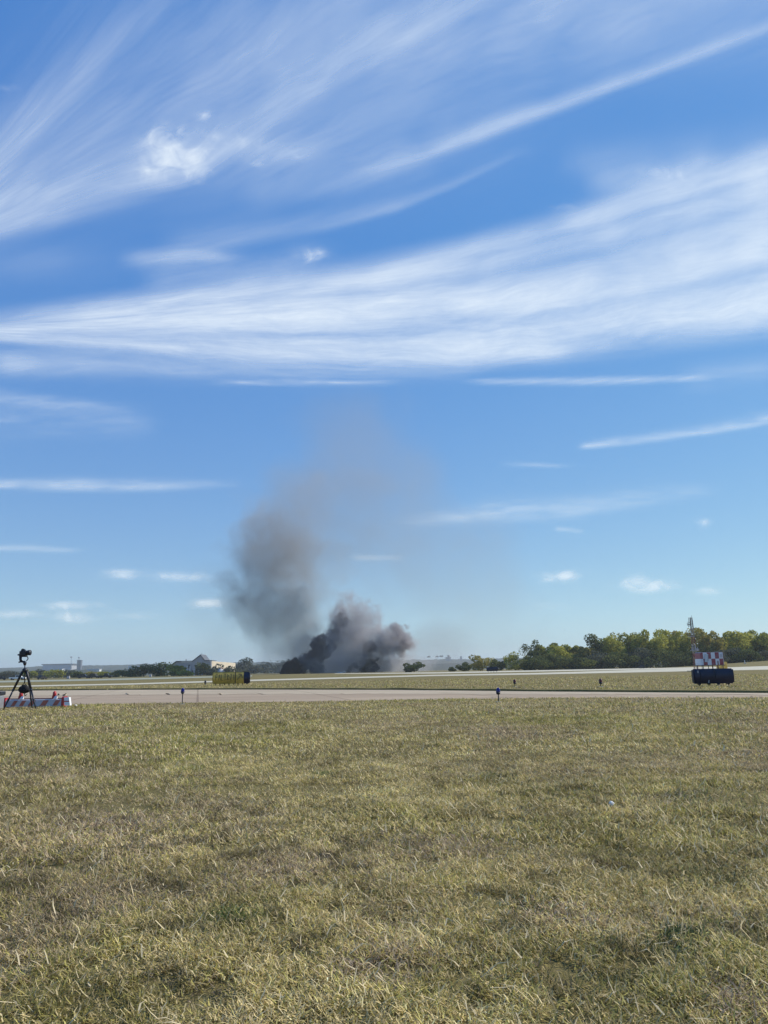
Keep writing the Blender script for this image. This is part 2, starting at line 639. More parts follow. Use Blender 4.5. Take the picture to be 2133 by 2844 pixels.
def crown_mesh(c, w, h, d, n, size, seed, shape='round'):
    """leaf clumps spread through lobes; c = centre of the crown, w/h/d full sizes"""
    rg = np.random.default_rng(seed)
    K = max(6, int(9 + w * 0.5))
    u = rg.normal(size=(K, 3))
    u /= np.linalg.norm(u, axis=1)[:, None]
    rr = rg.uniform(0.35, 0.78, K)[:, None]
    ctr = u * rr
    if shape == 'column':
        ctr[:, 2] = rg.uniform(-0.8, 0.75, K)
        ctr[:, :2] *= 0.7 * (1 - 0.5 * np.clip(ctr[:, 2:3], 0, 1))
    if shape == 'umbrella':
        ctr[:, 2] = np.abs(ctr[:, 2]) * 0.7 - 0.1 + 0.25 * (1 - np.hypot(ctr[:, 0], ctr[:, 1]))
        ctr[:, :2] *= 1.15
    if shape == 'bush':
        ctr[:, 2] = ctr[:, 2] * 0.8
    lr = rg.uniform(0.22, 0.40, K) * (0.72 if shape == 'umbrella' else 1.0)
    which = rg.integers(0, K, n)
    v = rg.normal(size=(n, 3))
    v /= np.linalg.norm(v, axis=1)[:, None]
    rad = lr[which] * rg.uniform(0.55, 1.08, n) ** 0.6
    p = ctr[which] + v * rad[:, None]
    for ax_, hf in ((0, w / 2), (1, d / 2), (2, h / 2)):
        lo_, hi_ = np.quantile(p[:, ax_], (.006, .994))
        p[:, ax_] = ((p[:, ax_] - lo_) / (hi_ - lo_) * 2 - 1) * hf
    p += np.array(c)
    zmin = c[2] - h / 2
    p[:, 2] = np.maximum(p[:, 2], zmin + rg.uniform(0, 0.4, n))
    # random quads
    a = rg.normal(size=(n, 3))
    a /= np.linalg.norm(a, axis=1)[:, None]
    b_ = rg.normal(size=(n, 3))
    b_ -= a * (a * b_).sum(1)[:, None]
    b_ /= np.linalg.norm(b_, axis=1)[:, None]
    s_ = size * rg.uniform(0.5, 1.2, n)[:, None]
    e = rg.uniform(0.5, 1.0, n)[:, None]
    V = np.stack([p - a * s_, p - b_ * s_ * e, p + a * s_, p + b_ * s_ * e], 1).reshape(-1, 3)
    F = np.arange(4 * n).reshape(-1, 4)
    lt = rg.uniform(0, 1, K)
    tint = np.repeat(np.clip(lt[which] * 0.6 + rg.uniform(0, 0.4, n), 0, 1), 4)
    return V, F, tint


def tree(label, base, H, W, leaf, n, seed, shape='round', crown_frac=0.85, size=0.4, group=None, name='tree', lean=0.0, limbs=True):
    rg = random.Random(seed)
    t = thing(name, label, 'tree' if name != 'bush' else 'bush', base, group)
    zc = H * (1 - crown_frac / 2)
    # trunk and limbs
    mb = MB()
    tr = max(0.06, H * 0.018)
    top = Vector((lean * W + rg.uniform(-.04, .04) * W, 0, H * (0.78 if shape != 'umbrella' else 0.55)))
    mid = top * 0.5 + Vector((rg.uniform(-.03, .03) * W, 0, 0))
    mb.tube([base + Vector((0, 0, -0.2)), base + mid, base + top], [tr, tr * 0.75, tr * 0.3], 7)
    if limbs:
        for k in range(7):
            a_ = 2 * math.pi * k / 7 + rg.uniform(-.4, .4)
            z0 = H * (1 - crown_frac) * 0.8 + rg.uniform(0.0, 0.25) * H
            st = base + Vector((top.x * z0 / max(top.z, .1), 0, z0))
            L = W * rg.uniform(0.25, 0.42)
            en = st + Vector((math.cos(a_) * L, math.sin(a_) * L * 0.8, H * rg.uniform(0.18, 0.38)))
            en.z = min(en.z, base.z + H * 0.9)
            md = (st + en) / 2 + Vector((0, 0, -0.04 * H))
            mb.tube([st, md, en], [tr * 0.5, tr * 0.32, tr * 0.12], 6)
    mb.done('trunk', M['wood_brown'], t, True)
    V, F, tint = crown_mesh((lean * W, 0, zc), W, H * crown_frac, W * 0.9, n, size, seed, shape)
    o = np_mesh('crown', V, F, LEAF[leaf], t)
    at = o.data.attributes.new("tint", 'FLOAT', 'POINT')
    at.data.foreach_set("value", tint.astype(np.float32))
    return t


def tree_px(label, px, ytop, ybase, wpx, leaf, Y, seed, n=1600, shape='round', cf=0.9, group=None, name='tree', lean=0.0, size=None, limbs=True):
    base = GX(px, Y)
    H = max(P(px, ytop, Y).z - base.z, 0.5)
    W = wpx * Y / FPX
    if size is None:
        size = 0.0011 * Y
    return tree(label, base, H, W, leaf, n, seed, shape, cf, size, group, name, lean, limbs)


# the grove on the right --------------------------------------------------
GRP = 'trees of the grove beyond the runway'
tree_px('open umbrella shaped tree with bare lower limbs at the left end of the grove', 1482, 1779, 1860, 66, 'dark', 330, 101, 950, 'umbrella', 0.52, GRP, size=0.34)
tree_px('tall dark green tree standing above its neighbours in the middle of the grove', 1657, 1762, 1856, 58, 'dark', 322, 102, 3000, 'column', 0.92, GRP)
tree_px('low brownish tree behind the small dark blue sign, at the left end of the grove', 1340, 1820, 1862, 64, 'autumn', 330, 103, 1700, 'round', 0.95, GRP)
tree_px('dark rounded tree directly right of the low brownish tree', 1382, 1832, 1862, 44, 'dark', 326, 104, 1300, 'bush', 0.97, GRP)
tree_px('olive rounded tree at the foot of the umbrella shaped tree on its left side', 1432, 1813, 1862, 62, 'olive', 326, 105, 2000, 'round', 0.97, GRP)
# front row, left to right: (px, top, width, leaf)
row = [
    (1500, 1812, 60, 'dark', 'dark low tree directly below the umbrella shaped crown'),
    (1528, 1790, 54, 'green', 'green tree touching the right side of the umbrella shaped crown'),
    (1556, 1796, 46, 'olive', 'yellowish green tree second to the right of the umbrella shaped tree'),
    (1582, 1795, 42, 'olive', 'bright olive tree left of the dip in the grove line'),
    (1606, 1803, 40, 'autumn', 'small rusty tree in the dip left of the tall dark tree'),
    (1628, 1799, 38, 'autumn', 'orange tinted tree touching the left side of the tall dark tree'),
    (1683, 1790, 44, 'olive', 'olive tree touching the right side of the tall dark tree'),
    (1704, 1768, 54, 'olive', 'yellow green tree one crown right of the tall dark tree'),
    (1738, 1762, 58, 'autumn', 'brownish green tree two crowns right of the tall dark tree'),
    (1772, 1760, 56, 'green', 'green tree above the tiny dark box on the runway edge'),
    (1806, 1755, 60, 'olive', 'olive tree one crown right of the one above the tiny dark box'),
    (1842, 1752, 60, 'olive', 'highest olive tree of the grove left of the radio mast'),
    (1878, 1753, 58, 'green', 'green tree two crowns left of the radio mast'),
    (1910, 1752, 54, 'autumn', 'brown tinged tree directly left of the radio mast'),
    (1948, 1748, 54, 'autumn', 'russet green tree directly behind the radio mast'),
    (1978, 1757, 50, 'autumn', 'dull brown tree above the red and white shelter'),
    (2006, 1765, 50, 'grey', 'lower grey green tree right above the right end of the shelter'),
    (2040, 1757, 56, 'olive', 'bright olive tree one crown right of the shelter'),
    (2074, 1755, 56, 'green', 'green tree two crowns right of the shelter'),
    (2108, 1759, 54, 'olive', 'yellow topped tree near the right edge of the photo'),
    (2140, 1760, 54, 'green', 'green tree cut by the right edge of the photo'),
]
for i, (px, top, w, lf_, lab) in enumerate(row):
    Yd = 318 + (i * 37 % 23)
    tree_px(lab, px, top - 1, 1855, w * 1.5, lf_, Yd, 200 + i, 5200, 'round', 1.0, GRP, size=.42)
# understorey in front: dark bushes that close the foot of the grove
under = [(1475, 'dark'), (1545, 'dark'), (1612, 'dark'), (1672, 'grey'), (1722, 'dark'), (1778, 'grey'), (1830, 'dark'), (1880, 'dark'), (1925, 'dark'), (1972, 'grey'), (2020, 'grey'), (2066, 'dark'), (2108, 'grey')]
ulab = ['dark bush at the foot of the umbrella shaped tree', 'dark bush below the yellowish green tree in the left part of the grove', 'dark bush at the foot of the rusty trees in the dip',
        'grey green bush at the foot of the tall dark tree', 'dark bush one crown right of the foot of the tall dark tree', 'grey green bush behind the tiny dark box by the runway', 'dark bush halfway between the tiny dark box and the radio mast',
        'dark bush left of the radio mast, not touching it', 'dark bush at the foot of the radio mast', 'grey green bush behind the red and white shelter', 'grey green bush behind the small yellow sign', 'dark bush right of the small yellow sign', 'grey green bush at the right edge of the photo']
for i, ((px, lf_), lab) in enumerate(zip(under, ulab)):
    tree_px(lab, px, (1822 if px < 1640 else 1800) + (i * 17 % 14), 1857, 92, lf_, 306 + (i * 5 % 9), 300 + i, 3000, 'bush', 1.0, 'bushes along the foot of the grove', 'bush')
# lone bushes in the middle distance
tree_px('dark many topped bush standing alone right of the smoke', 1150, 1840, 1864, 56, 'dark', 330, 401, 1500, 'bush', 1.0, None, 'bush')
tree_px('tiny dark bush left of the round bush on the far grass', 1256, 1853, 1863, 20, 'dark', 330, 402, 400, 'bush', 1.0, None, 'bush')
tree_px('round dark bush left of the low brownish tree', 1289, 1840, 1863, 42, 'dark', 335, 403, 1100, 'bush', 1.0, None, 'bush')
# the left side ---------------------------------------------------------
GL = 'trees along the far side of the airfield'
left = [
    (8, 1866, 46, 'grey', 'grey green tree at the left edge of the photo', 600), (50, 1868, 44, 'grey', 'grey green tree behind the tripod head', 610),
    (84, 1862, 34, 'green', 'green tree just right of the tripod legs', 560), (112, 1861, 48, 'grey', 'pale green tree left of and below the long flat hangar', 600), (150, 1862, 54, 'green', 'green tree below the middle of the long flat hangar', 580),
    (186, 1863, 48, 'grey', 'grey green tree below the right end of the hangar', 600), (218, 1867, 44, 'dark', 'dark tree below the square tower', 520), (256, 1868, 50, 'autumn', 'brownish tree just below the white house', 540),
    (292, 1867, 42, 'green', 'green tree right of the white house', 520), (322, 1864, 38, 'dark', 'small dark tree left of the long dark clump', 480),
    (352, 1860, 44, 'dark', 'dark tree at the left end of the dark clump', 450), (388, 1850, 52, 'dark', 'second dark tree from the left in the dark clump', 440),
    (424, 1843, 56, 'dark', 'tall dark tree left of the highest one in the dark clump', 440), (458, 1841, 52, 'autumn', 'brown topped tree, the highest of the dark clump', 445), (490, 1850, 46, 'green', 'green tree at the right end of the dark clump', 440), (512, 1862, 36, 'olive', 'small olive tree in front of the portal of the gabled building', 430),
    (562, 1842, 34, 'dark', 'slender dark tree in front of the gabled building', 480), (582, 1858, 26, 'grey', 'small grey tree at the right corner of the gabled building', 480),
    (612, 1846, 52, 'grey', 'blue grey round tree hiding the cream wing, behind the left part of the yellow sign', 500), (640, 1852, 44, 'grey', 'blue grey tree behind the middle of the yellow sign', 510), (676, 1829, 44, 'grey', 'domed tall tree rising behind the right end of the yellow sign', 760),
    (705, 1848, 44, 'grey', 'hazy tree right of the domed tall tree', 780), (738, 1842, 50, 'grey', 'hazy tree left of the dark smoke jets', 800), (775, 1836, 60, 'grey', 'hazy broad tree half veiled by the left smoke', 820),
]
for i, (px, top, w, lf_, lab, Yd) in enumerate(left):
    tree_px(lab, px, top - 1, 1880, w * 1.15, lf_, Yd, 500 + i, 1300, 'bush', 1.0, GL, limbs=False)
for i, (px, w) in enumerate(((1191, 9), (1214, 8), (1226, 9))):
    bz = P(px, 1829, 2850)
    tree(['tiny flat topped tree alone on the ridge right of the smoke', 'left one of the two tiny flat topped trees close together on the ridge', 'right one of the two tiny flat topped trees close together on the ridge'][i],
         bz, 9.0 + i, w * 2850 / FPX, 'grey', 160, 700 + i, 'umbrella', 0.5, 1.6, 'flat topped trees on the ridge')


# ------------------------------------------------------------------ buildings
def oriented(yaw):
    c_, s_ = math.cos(yaw), math.sin(yaw)
    return Vector((c_, s_, 0)), Vector((-s_, c_, 0))


# gabled building with portal
Yb = 560.0
kb = Yb / FPX


def B(px, py, dy=0.0):
    p = P(px, py, Yb)
    return Vector((p.x, p.y + dy, p.z))


base = GX(545, Yb)
gb = thing('gabled_building', 'grey building with a pointed gable, pale columns and a lit cream wing', 'building', base)
z0 = 0.0


def wall_prism(mb, pts, depth, dy=0.0):
    """pts: photograph pixels outlining a front wall; extruded back by depth"""
    w = [B(x_, y_, dy) for x_, y_ in pts]
    n = len(w)
    back = [p + Vector((0, depth, 0)) for p in w]
    fs = [tuple(range(n)), tuple(range(2 * n - 1, n - 1, -1))] + [(i, i + n, (i + 1) % n + n, (i + 1) % n) for i in range(n)]
    mb.add(w + back, fs)
    return mb


wall_prism(MB(), [(478, 1880), (478, 1847), (489, 1839), (534, 1838), (534, 1880)], 14, 0.5).done('wall', M['grey_wall'], gb)  # wall grey includes the shade of the camera-facing front
wall_prism(MB(), [(534, 1880), (534, 1838), (557, 1821), (568, 1836), (586, 1836.5), (586, 1880)], 16, 0).done('gable_wall', M['grey_wall'], gb)
rf = MB()
e = 0.5
for (xa, ya, xb, yb, dd) in ((477, 1846.5, 490, 1837, 15), (490, 1837.4, 534, 1836.6, 15), (533, 1837.8, 557, 1819, 17), (557, 1819, 569, 1834.5, 17), (569, 1835, 588, 1835, 17)):
    a_, b_ = B(xa, ya, -e), B(xb, yb, -e)
    th = Vector((0, 0, 0.45))
    rf.add([a_, b_, b_ + th, a_ + th, a_ + Vector((0, dd, 0)), b_ + Vector((0, dd, 0)), b_ + th + Vector((0, dd, 0)), a_ + th + Vector((0, dd, 0))],
           [(0, 1, 2, 3), (7, 6, 5, 4), (0, 4, 5, 1), (3, 2, 6, 7), (1, 5, 6, 2), (0, 3, 7, 4)])
ro = rf.done('roof', M['slate'], gb)
MB().tube([B(557, 1822, 4), B(557, 1812, 4)], [0.25, 0.05], 8).done('spire', M['slate'], ro)
MB().tube([B(513, 1838, 4), B(513, 1830, 4)], [0.3, 0.3], 8).done('vent_stack', M['grey_metal'], ro)
for px, w in ((521, 2.2), (529, 2.2), (540, 1.6), (552, 1.6)):
    a_ = B(px, 1850 if px < 535 else 1858, -1.2)
    MB().box((a_.x, a_.y, a_.z / 2), (w * kb, w * kb, a_.z), 0.05).done('column', M['pale_grey'], gb)
wall_prism(MB(), [(487, 1880), (487, 1860), (497, 1855), (508, 1855), (518, 1864), (518, 1880)], 0.3, 0.15).done('archway', M['dark_open'], gb)  # dark panel painted in place of the shade inside the arch
wall_prism(MB(), [(532.5, 1880), (532.5, 1862), (538, 1862), (538, 1880)], 0.3, -0.35).done('doorway', M['dark_open'], gb)  # both doorways are dark panels standing in for shaded interiors
wall_prism(MB(), [(542, 1880), (542, 1862), (550, 1862), (550, 1880)], 0.3, -0.35).done('doorway', M['dark_open'], gb)
wall_prism(MB(), [(523, 1856), (523, 1846), (527, 1846), (527, 1856)], 0.3, 0.15).done('window', M['dark_open'], gb)
# the wing, painted cream with its sunlight included, runs back on the right side
a_, b_ = B(586, 1880, 2), B(620, 1880, 44)
hz_ = B(586, 1836, 0).z
wing = MB()
dirw = (b_ - a_)
dirw.z = 0
nrm = Vector((-dirw.y, dirw.x, 0)).normalized()
a0, b0 = Vector((a_.x, a_.y, 0)), Vector((b_.x, b_.y, 0))
hb = P(620, 1842, b_.y).z
wing.add([a0, b0, b0 + Vector((0, 0, hb)), a0 + Vector((0, 0, hz_)), a0 + nrm * 9, b0 + nrm * 9, b0 + nrm * 9 + Vector((0, 0, hb)), a0 + nrm * 9 + Vector((0, 0, hz_))],
         [(0, 1, 2, 3), (7, 6, 5, 4), (0, 4, 5, 1), (3, 2, 6, 7), (1, 5, 6, 2), (0, 3, 7, 4)])
wg = wing.done('wing', M['cream_wall'], gb)
for t_, hh in ((0.06, 0.42), (0.30, 0.52), (0.55, 0.5)):
    p0 = a0 + dirw * t_ - nrm * 0.15
    p1 = a0 + dirw * (t_ + 0.13) - nrm * 0.15
    zz = hz_ * hh
    MB().add([p0, p1, p1 + Z * zz, p0 + Z * zz, p0 + nrm * 0.1, p1 + nrm * 0.1, p1 + Z * zz + nrm * 0.1, p0 + Z * zz + nrm * 0.1],
             [(0, 1, 2, 3), (7, 6, 5, 4), (0, 4, 5, 1), (3, 2, 6, 7), (1, 5, 6, 2), (0, 3, 7, 4)]).done('opening', M['brick'], wg)
for i, px in enumerate((579, 588, 597)):
    p0 = B(px, 1880, -3 - i)
    p1 = B(px - 6, 1853, 2 + i)
    MB().tube([Vector((p0.x, p0.y, 0)), Vector((p1.x, p1.y, p1.z))], [0.55, 0.4], 8).done('buttress', M['cream_wall'], wg)
pw = B(588, 1876, -8)
tag(MB().box((pw.x, pw.y, 0.9), (36 * kb, 1.0, 1.9), 0.05).done('brick_wall', M['brick']), 'low dark red brick wall in front of the cream wing, left of the yellow sign', 'wall')

# pale dome-like tent right of the building
dm = P(612, 1871, 500)
o = MB().ball((dm.x, dm.y, 0.5), 3.2, 1.0, 0.8, 1.15, 3).done('canvas_tent', M['pale_grey'], None, True)
tag(o, 'low rounded grey tent behind the left half of the yellow sign', 'tent')


def ridge_box(name, label, cat, x0, x1, ytop, Y, zbase, depth, wallm, roofm, roofth=2.0, winm=None, slope=0.0):
    a_, b_ = P(x0, ytop, Y), P(x1, ytop + slope, Y)
    cx = (a_.x + b_.x) / 2
    t = thing(name, label, cat, Vector((cx, Y, zbase)))
    mb = MB()
    w_ = b_.x - a_.x
    hA, hB = a_.z - roofth, b_.z - roofth
    mb.add([(a_.x, Y, zbase), (b_.x, Y, zbase), (b_.x, Y, hB), (a_.x, Y, hA), (a_.x, Y + depth, zbase), (b_.x, Y + depth, zbase), (b_.x, Y + depth, hB), (a_.x, Y + depth, hA)],
           [(0, 1, 2, 3), (7, 6, 5, 4), (0, 4, 5, 1), (3, 2, 6, 7), (1, 5, 6, 2), (0, 3, 7, 4)])
    mb.done('wall', wallm, t)
    mb = MB()
    oh = w_ * 0.04
    mb.add([(a_.x - oh, Y - 2, hA), (b_.x + oh, Y - 2, hB), (b_.x + oh, Y - 2, hB + roofth), (a_.x - oh, Y - 2, hA + roofth), (a_.x - oh, Y + depth, hA), (b_.x + oh, Y + depth, hB), (b_.x + oh, Y + depth, hB + roofth), (a_.x - oh, Y + depth, hA + roofth)],
           [(0, 1, 2, 3), (7, 6, 5, 4), (0, 4, 5, 1), (3, 2, 6, 7), (1, 5, 6, 2), (0, 3, 7, 4)])
    mb.done('roof', roofm, t)
    return t, a_, b_


ridge_box('hangar', 'long low hangar with a dark flat roof on the left ridge', 'hangar', 119, 198, 1844.5, 2560, 20, 60, M['grey_wall'], M['slate'], 3.0, slope=-1.5)
tw, a_, b_ = ridge_box('square_tower', 'dark square tower on the left ridge right of the hangar', 'tower', 214.5, 225, 1833, 2500, 20, 12, M['slate'], M['slate'], 2.0)
MB().tube([P(219.5, 1834, 2506), P(219.5, 1827, 2506)], [1.2, 0.5], 6).done('aerial', M['grey_metal'], tw)
MB().ball(P(219.5, 1826.5, 2506), 2.6, 1.3, 1, 1, 2).done('dome', M['grey_metal'], tw)
ms = thing('ridge_mast', 'thin mast with a small round head between the hangar and the square tower', 'mast', Vector((P(198, 1850, 2500).x, 2500, 20)))
MB().tube([P(198, 1858, 2500), P(198, 1826, 2500)], [0.9, 0.6], 6).done('pole', M['grey_metal'], ms)
MB().ball(P(198, 1825, 2500), 3.0, 1.2, 1, 0.8, 2).done('head', M['grey_metal'], ms)
ridge_box('white_house', 'white house with a pale roof on the wooded slope right of the square tower', 'house', 244, 276, 1858, 1330, 6, 10, M['white'], M['pale_grey'], 1.2)
ridge_box('white_shed', 'small white shed on the wooded slope below the long hangar', 'shed', 153, 173, 1857.5, 1330, 6, 10, M['white'], M['pale_grey'], 0.8)
ridge_box('flat_roofed_block', 'pale flat block on the ridge directly left of the dark clump of trees', 'building', 356, 398, 1849.5, 2500, 18, 20, M['pale_grey'], M['grey_wall'], 2.0)
wtw = thing('water_tower', 'small water tower standing on the ridge right of the smoke', 'water tower', P(1246, 1831, 2700))
MB().tube([P(1246, 1834, 2700), P(1246, 1824, 2700)], [3, 3], 8).done('stem', M['grey_metal'], wtw)
MB().ball(P(1246, 1821.5, 2700), 5.2, 1, 1, 0.8, 2).done('tank', M['grey_metal'], wtw, True)
ridge_box('ridge_block', 'low block at the foot of the small water tower on the ridge', 'building', 1238, 1252, 1825.5, 2680, 24, 14, M['grey_wall'], M['slate'], 1.5)
ridge_box('ridge_hut', 'tiny hut on the ridge, far right of the water tower', 'hut', 1278, 1283, 1823, 2690, 24, 8, M['grey_wall'], M['slate'], 1.5)


# ------------------------------------------------------------------ vehicles far away
def vehicle(label, px, Y, length, H, bodym, kind='car', yaw=0.0, group=None, cat='car'):
    base = GX(px, Y)
    t = thing('pickup_truck' if kind == 'pickup' else 'parked_car', label, cat, base, group)
    rt, fw = oriented(yaw)
    L, W = length, 1.9
    if kind == 'pickup':
        prof = [(-L / 2, .45), (-L / 2, 1.05), (-.1 * L, 1.05), (-.08 * L, H), (.16 * L, H), (.26 * L, 1.12), (L / 2 - .1, 1.0), (L / 2, .8), (L / 2, .45)]
        gl = [(-.06 * L, 1.12), (-.05 * L, H - .12), (.14 * L, H - .12), (.22 * L, 1.14)]
    else:
        prof = [(-L / 2, .4), (-L / 2 + .05, .95), (-.36 * L, 1.02), (-.26 * L, H), (.10 * L, H), (.24 * L, .98), (L / 2 - .15, .85), (L / 2, .65), (L / 2, .4)]
        gl = [(-.32 * L, 1.05), (-.245 * L, H - .1), (.09 * L, H - .1), (.20 * L, 1.02)]
    MB().prism(prof, base - fw * W / 2, rt, Z, fw, W).done('body', bodym, t)
    MB().prism(gl, base - fw * (W / 2 + .012), rt, Z, fw, W + .024).done('window', M['dark_open'], t)
    for sx in (-.32, .32):
        for sy in (-1, 1):
            c_ = base + rt * (sx * L) + fw * (sy * (W / 2 - .1)) + Z * .36
            MB().tube([c_ - fw * .13, c_ + fw * .13], .36, 14).done('wheel', M['tyre'], t)
    return t


vehicle('white pickup truck seen behind the left legs of the tripod', 49, 285, 5.6, 1.85, M['white'], 'pickup', 0.15, cat='pickup truck')
vehicle('dark car cut by the left edge of the photo, on the far grass', 3, 285, 3.6, 1.3, M['black'], 'car', 0.4)
vehicle('small black car parked on the far grass right of the tripod', 118, 285, 3.2, 1.5, M['black'], 'car', 1.1)
gcar = 'dark vehicles parked under the trees'
vehicle('dark vehicle at the left of the row parked below the square tower', 232, 330, 5.2, 1.9, M['dark_metal'], 'car', 0.1, gcar)
vehicle('dark vehicle in the middle of the row parked left of the dark clump', 262, 330, 5.0, 2.0, M['black'], 'car', -0.1, gcar)
vehicle('black pickup truck at the right of the row parked left of the dark clump', 293, 330, 5.6, 2.0, M['black'], 'pickup', 0.1, gcar, 'pickup truck')
for px, lab, yy in ((190, 'small pale utility cabinet on the far grass below the hangar', 300), (418, 'white utility cabinet at the foot of the dark clump of trees', 330)):
    bse = GX(px, yy)
    uc = thing('utility_cabinet', lab, 'cabinet', bse)
    MB().box(bse + Z * .15, (1.2, .8, .3), .02).done('plinth', M['grey_metal'], uc)
    MB().box(bse + Z * .7, (1.0, .6, .82), .04).done('housing', M['dirty_white'], uc)
    MB().box(bse + Z * 1.13, (1.1, .7, .06), .015).done('lid', M['pale_grey'], uc)
# pale wreckage at the foot of the smoke
bse = GX(950, 425)
wr = thing('wreckage', 'pale crumpled wreckage lying at the foot of the smoke', 'wreckage', bse)
mb = MB()
rg = random.Random(5)
for k in range(9):
    c_ = bse + Vector((rg.uniform(-2.2, 2.2), rg.uniform(-1, 1), rg.uniform(.15, .7)))
    mb.box(c_, (rg.uniform(.6, 2.0), rg.uniform(.5, 1.2), rg.uniform(.1, .4)), 0.02, Matrix.Rotation(rg.uniform(-.7, .7), 3, 'Y') @ Matrix.Rotation(rg.uniform(-1, 1), 3, 'Z'))
mb.done('panel', M['white'], wr)


# ------------------------------------------------------------------ airfield signs
def guidance_sign(label, pxc, Y, width, zlo, zhi, yaw, segs, n_legs, group=None, bulge=0.10, cat='sign', marks=None, thick=0.16):
    base = GX(pxc, Y)
    t = thing('guidance_sign', label, cat, base, group)
    rt, fw = oriented(yaw)
    # lens shaped section: the panels bow outward, so the ends look chamfered
    x = -width / 2
    for k, (frac, mat, nm) in enumerate(segs):
        w_ = width * frac
        hh = zhi - zlo
        mb = MB()
        prof = []
        for q in range(9):
            a_ = q / 8
            prof.append((-thick / 2 - bulge * math.sin(math.pi * a_), a_ * hh))
        for q in range(9):
            a_ = 1 - q / 8
            prof.append((thick / 2 + bulge * math.sin(math.pi * a_), a_ * hh))
        last = (k == len(segs) - 1)
        first = (k == 0)
        g_ = 0.012
        mb.prism(prof, base + rt * (x + g_) + Z * zlo, fw, Z, rt, w_ - 2 * g_)
        mb.done(nm, mat, t)
        x += w_
    # end caps, slightly smaller
    for sgn in (-1, 1):
        hh = zhi - zlo
        prof = [(-thick / 2, .06 * hh), (-thick / 2 - bulge * .6, .5 * hh), (-thick / 2, .94 * hh), (thick / 2, .94 * hh), (thick / 2 + bulge * .6, .5 * hh), (thick / 2, .06 * hh)]
        st = width / 2 * sgn
        MB().prism(prof, base + rt * (st if sgn > 0 else st - .06) + Z * zlo, fw, Z, rt, .06).done('end_cap', segs[0 if sgn < 0 else -1][1], t)
    for k in range(n_legs):
        lx = -width / 2 + width * (k + .5) / n_legs
        c_ = base + rt * lx
        lg = MB().tube([c_ + Z * -.05, c_ + Z * (zlo + .03)], .028, 8)
        lg.box(c_ + Z * (zlo - .02), (.12, .14, .06), .008)
        lg.done('leg', M['black'], t)
    return t, base, rt, fw


# yellow sign left of centre: yellow panels, dark dividers and a dark end panel
sg, sb, srt, sfw = guidance_sign('long weathered yellow sign with worn dark lettering and a dark blue end panel', 643, 65.0, 3.05, 0.13, 1.09, 0.10,
                                 [(0.60, M['yellow'], 'lettered_panel'), (0.025, M['sign_ink'], 'divider'), (0.225, M['yellow'], 'arrow_panel'), (0.15, M['navy'], 'location_panel')], 8, bulge=0.16)
fr = MB()


def stroke(mb, x0, z0_, x1, z1_, w=0.05):
    """a raised painted stroke on the bowed camera-facing side of the sign"""
    n_ = 6
    for i in range(n_):
        for_t = [(i) / n_, (i + 1) / n_]
        pts = []
        for tt in for_t:
            xx, zz = x0 + (x1 - x0) * tt, z0_ + (z1_ - z0_) * tt
            dx, dz = (x1 - x0), (z1_ - z0_)
            ln = math.hypot(dx, dz)
            ox, oz = -dz / ln * w / 2, dx / ln * w / 2
            for s_ in (-1, 1):
                X_, Z_ = xx + ox * s_, zz + oz * s_
                a_ = min(max((Z_ - .13) / .96, 0), 1)
                yy = -.08 - .16 * math.sin(math.pi * a_) - .012
                pts.append(sb + srt * X_ + sfw * yy + Z * Z_)
        mb.add(pts, [(0, 1, 3, 2)])


L0 = -1.30
glyphs = [[(0, .42, 0, .92), (0, .92, .16, .92), (0, .67, .13, .67)], [(0, .42, .08, .92), (.08, .92, .17, .42)], [(0, .42, 0, .92), (0, .42, .14, .42)], [(0, .92, .16, .92), (.08, .92, .08, .42)],
          [(0, .42, 0, .92), (0, .92, .15, .80), (.15, .80, 0, .67), (0, .67, .16, .42)], [(0, .92, .15, .92), (.15, .92, .02, .42)], [(.06, .42, .06, .92)]]
for gi, gl_ in enumerate(glyphs):
    ink = MB()
    for (x0, z0_, x1, z1_) in gl_:
        stroke(ink, L0 + gi * .24 + x0, z0_, L0 + gi * .24 + x1, z1_, .045)
    ink.done('letter', M['sign_ink'], sg)
ink = MB()
for (x0, z0_, x1, z1_) in ((.50, .45, .88, .88), (.88, .88, .62, .92), (.88, .88, .92, .60)):
    stroke(ink, x0, z0_, x1, z1_, .07)
ink.done('arrow', M['sign_ink'], sg)
top_rail = MB().prism([(-.09, 0), (.09, 0), (.09, .03), (-.09, .03)], sb - srt * 1.525 + Z * 1.09, sfw, Z, srt, 3.05)
top_rail.done('top_rail', M['yellow_frame'], sg)

# near black sign on the right, seen from its back
bs, bb, brt, bfw = guidance_sign('large near black sign seen from its back, in front of the checkered shelter', 1976, 36.5, 1.80, 0.10, 0.80, -0.04,
                                 [(0.155, M['navy'], 'back_panel'), (0.845, M['navy'], 'back_panel')], 4, bulge=0.07)
MB().box(bb + brt * .07 - bfw * .16 + Z * .55, (.012, .03, .5), 0).done('seam', M['dark_metal'], bs)
MB().box(bb - brt * .26 - bfw * .12 + Z * .20, (.05, .05, .14), .008, Matrix.Rotation(.2, 3, 'Y')).done('junction_box', M['grey_metal'], bs)
MB().box(bb - brt * .74 - bfw * .17 + Z * .66, (.07, .01, .11), .002).done('data_plate', M['grey_metal'], bs)
guidance_sign('small dark blue sign in front of the low brownish tree', 1367, 186, 2.7, 0.35, 1.30, 0.0, [(1.0, M['navy'], 'back_panel')], 4, bulge=0.07)
guidance_sign('tiny black sign by the runway in front of the grove', 1782, 228, 1.55, 0.25, 1.15, 0.0, [(1.0, M['black'], 'back_panel')], 3, bulge=0.07)
guidance_sign('small olive yellow sign right of the checkered shelter', 2004, 128, 1.75, 0.2, 1.42, 0.1, [(1.0, M['yellow'], 'panel')], 3, bulge=0.07)


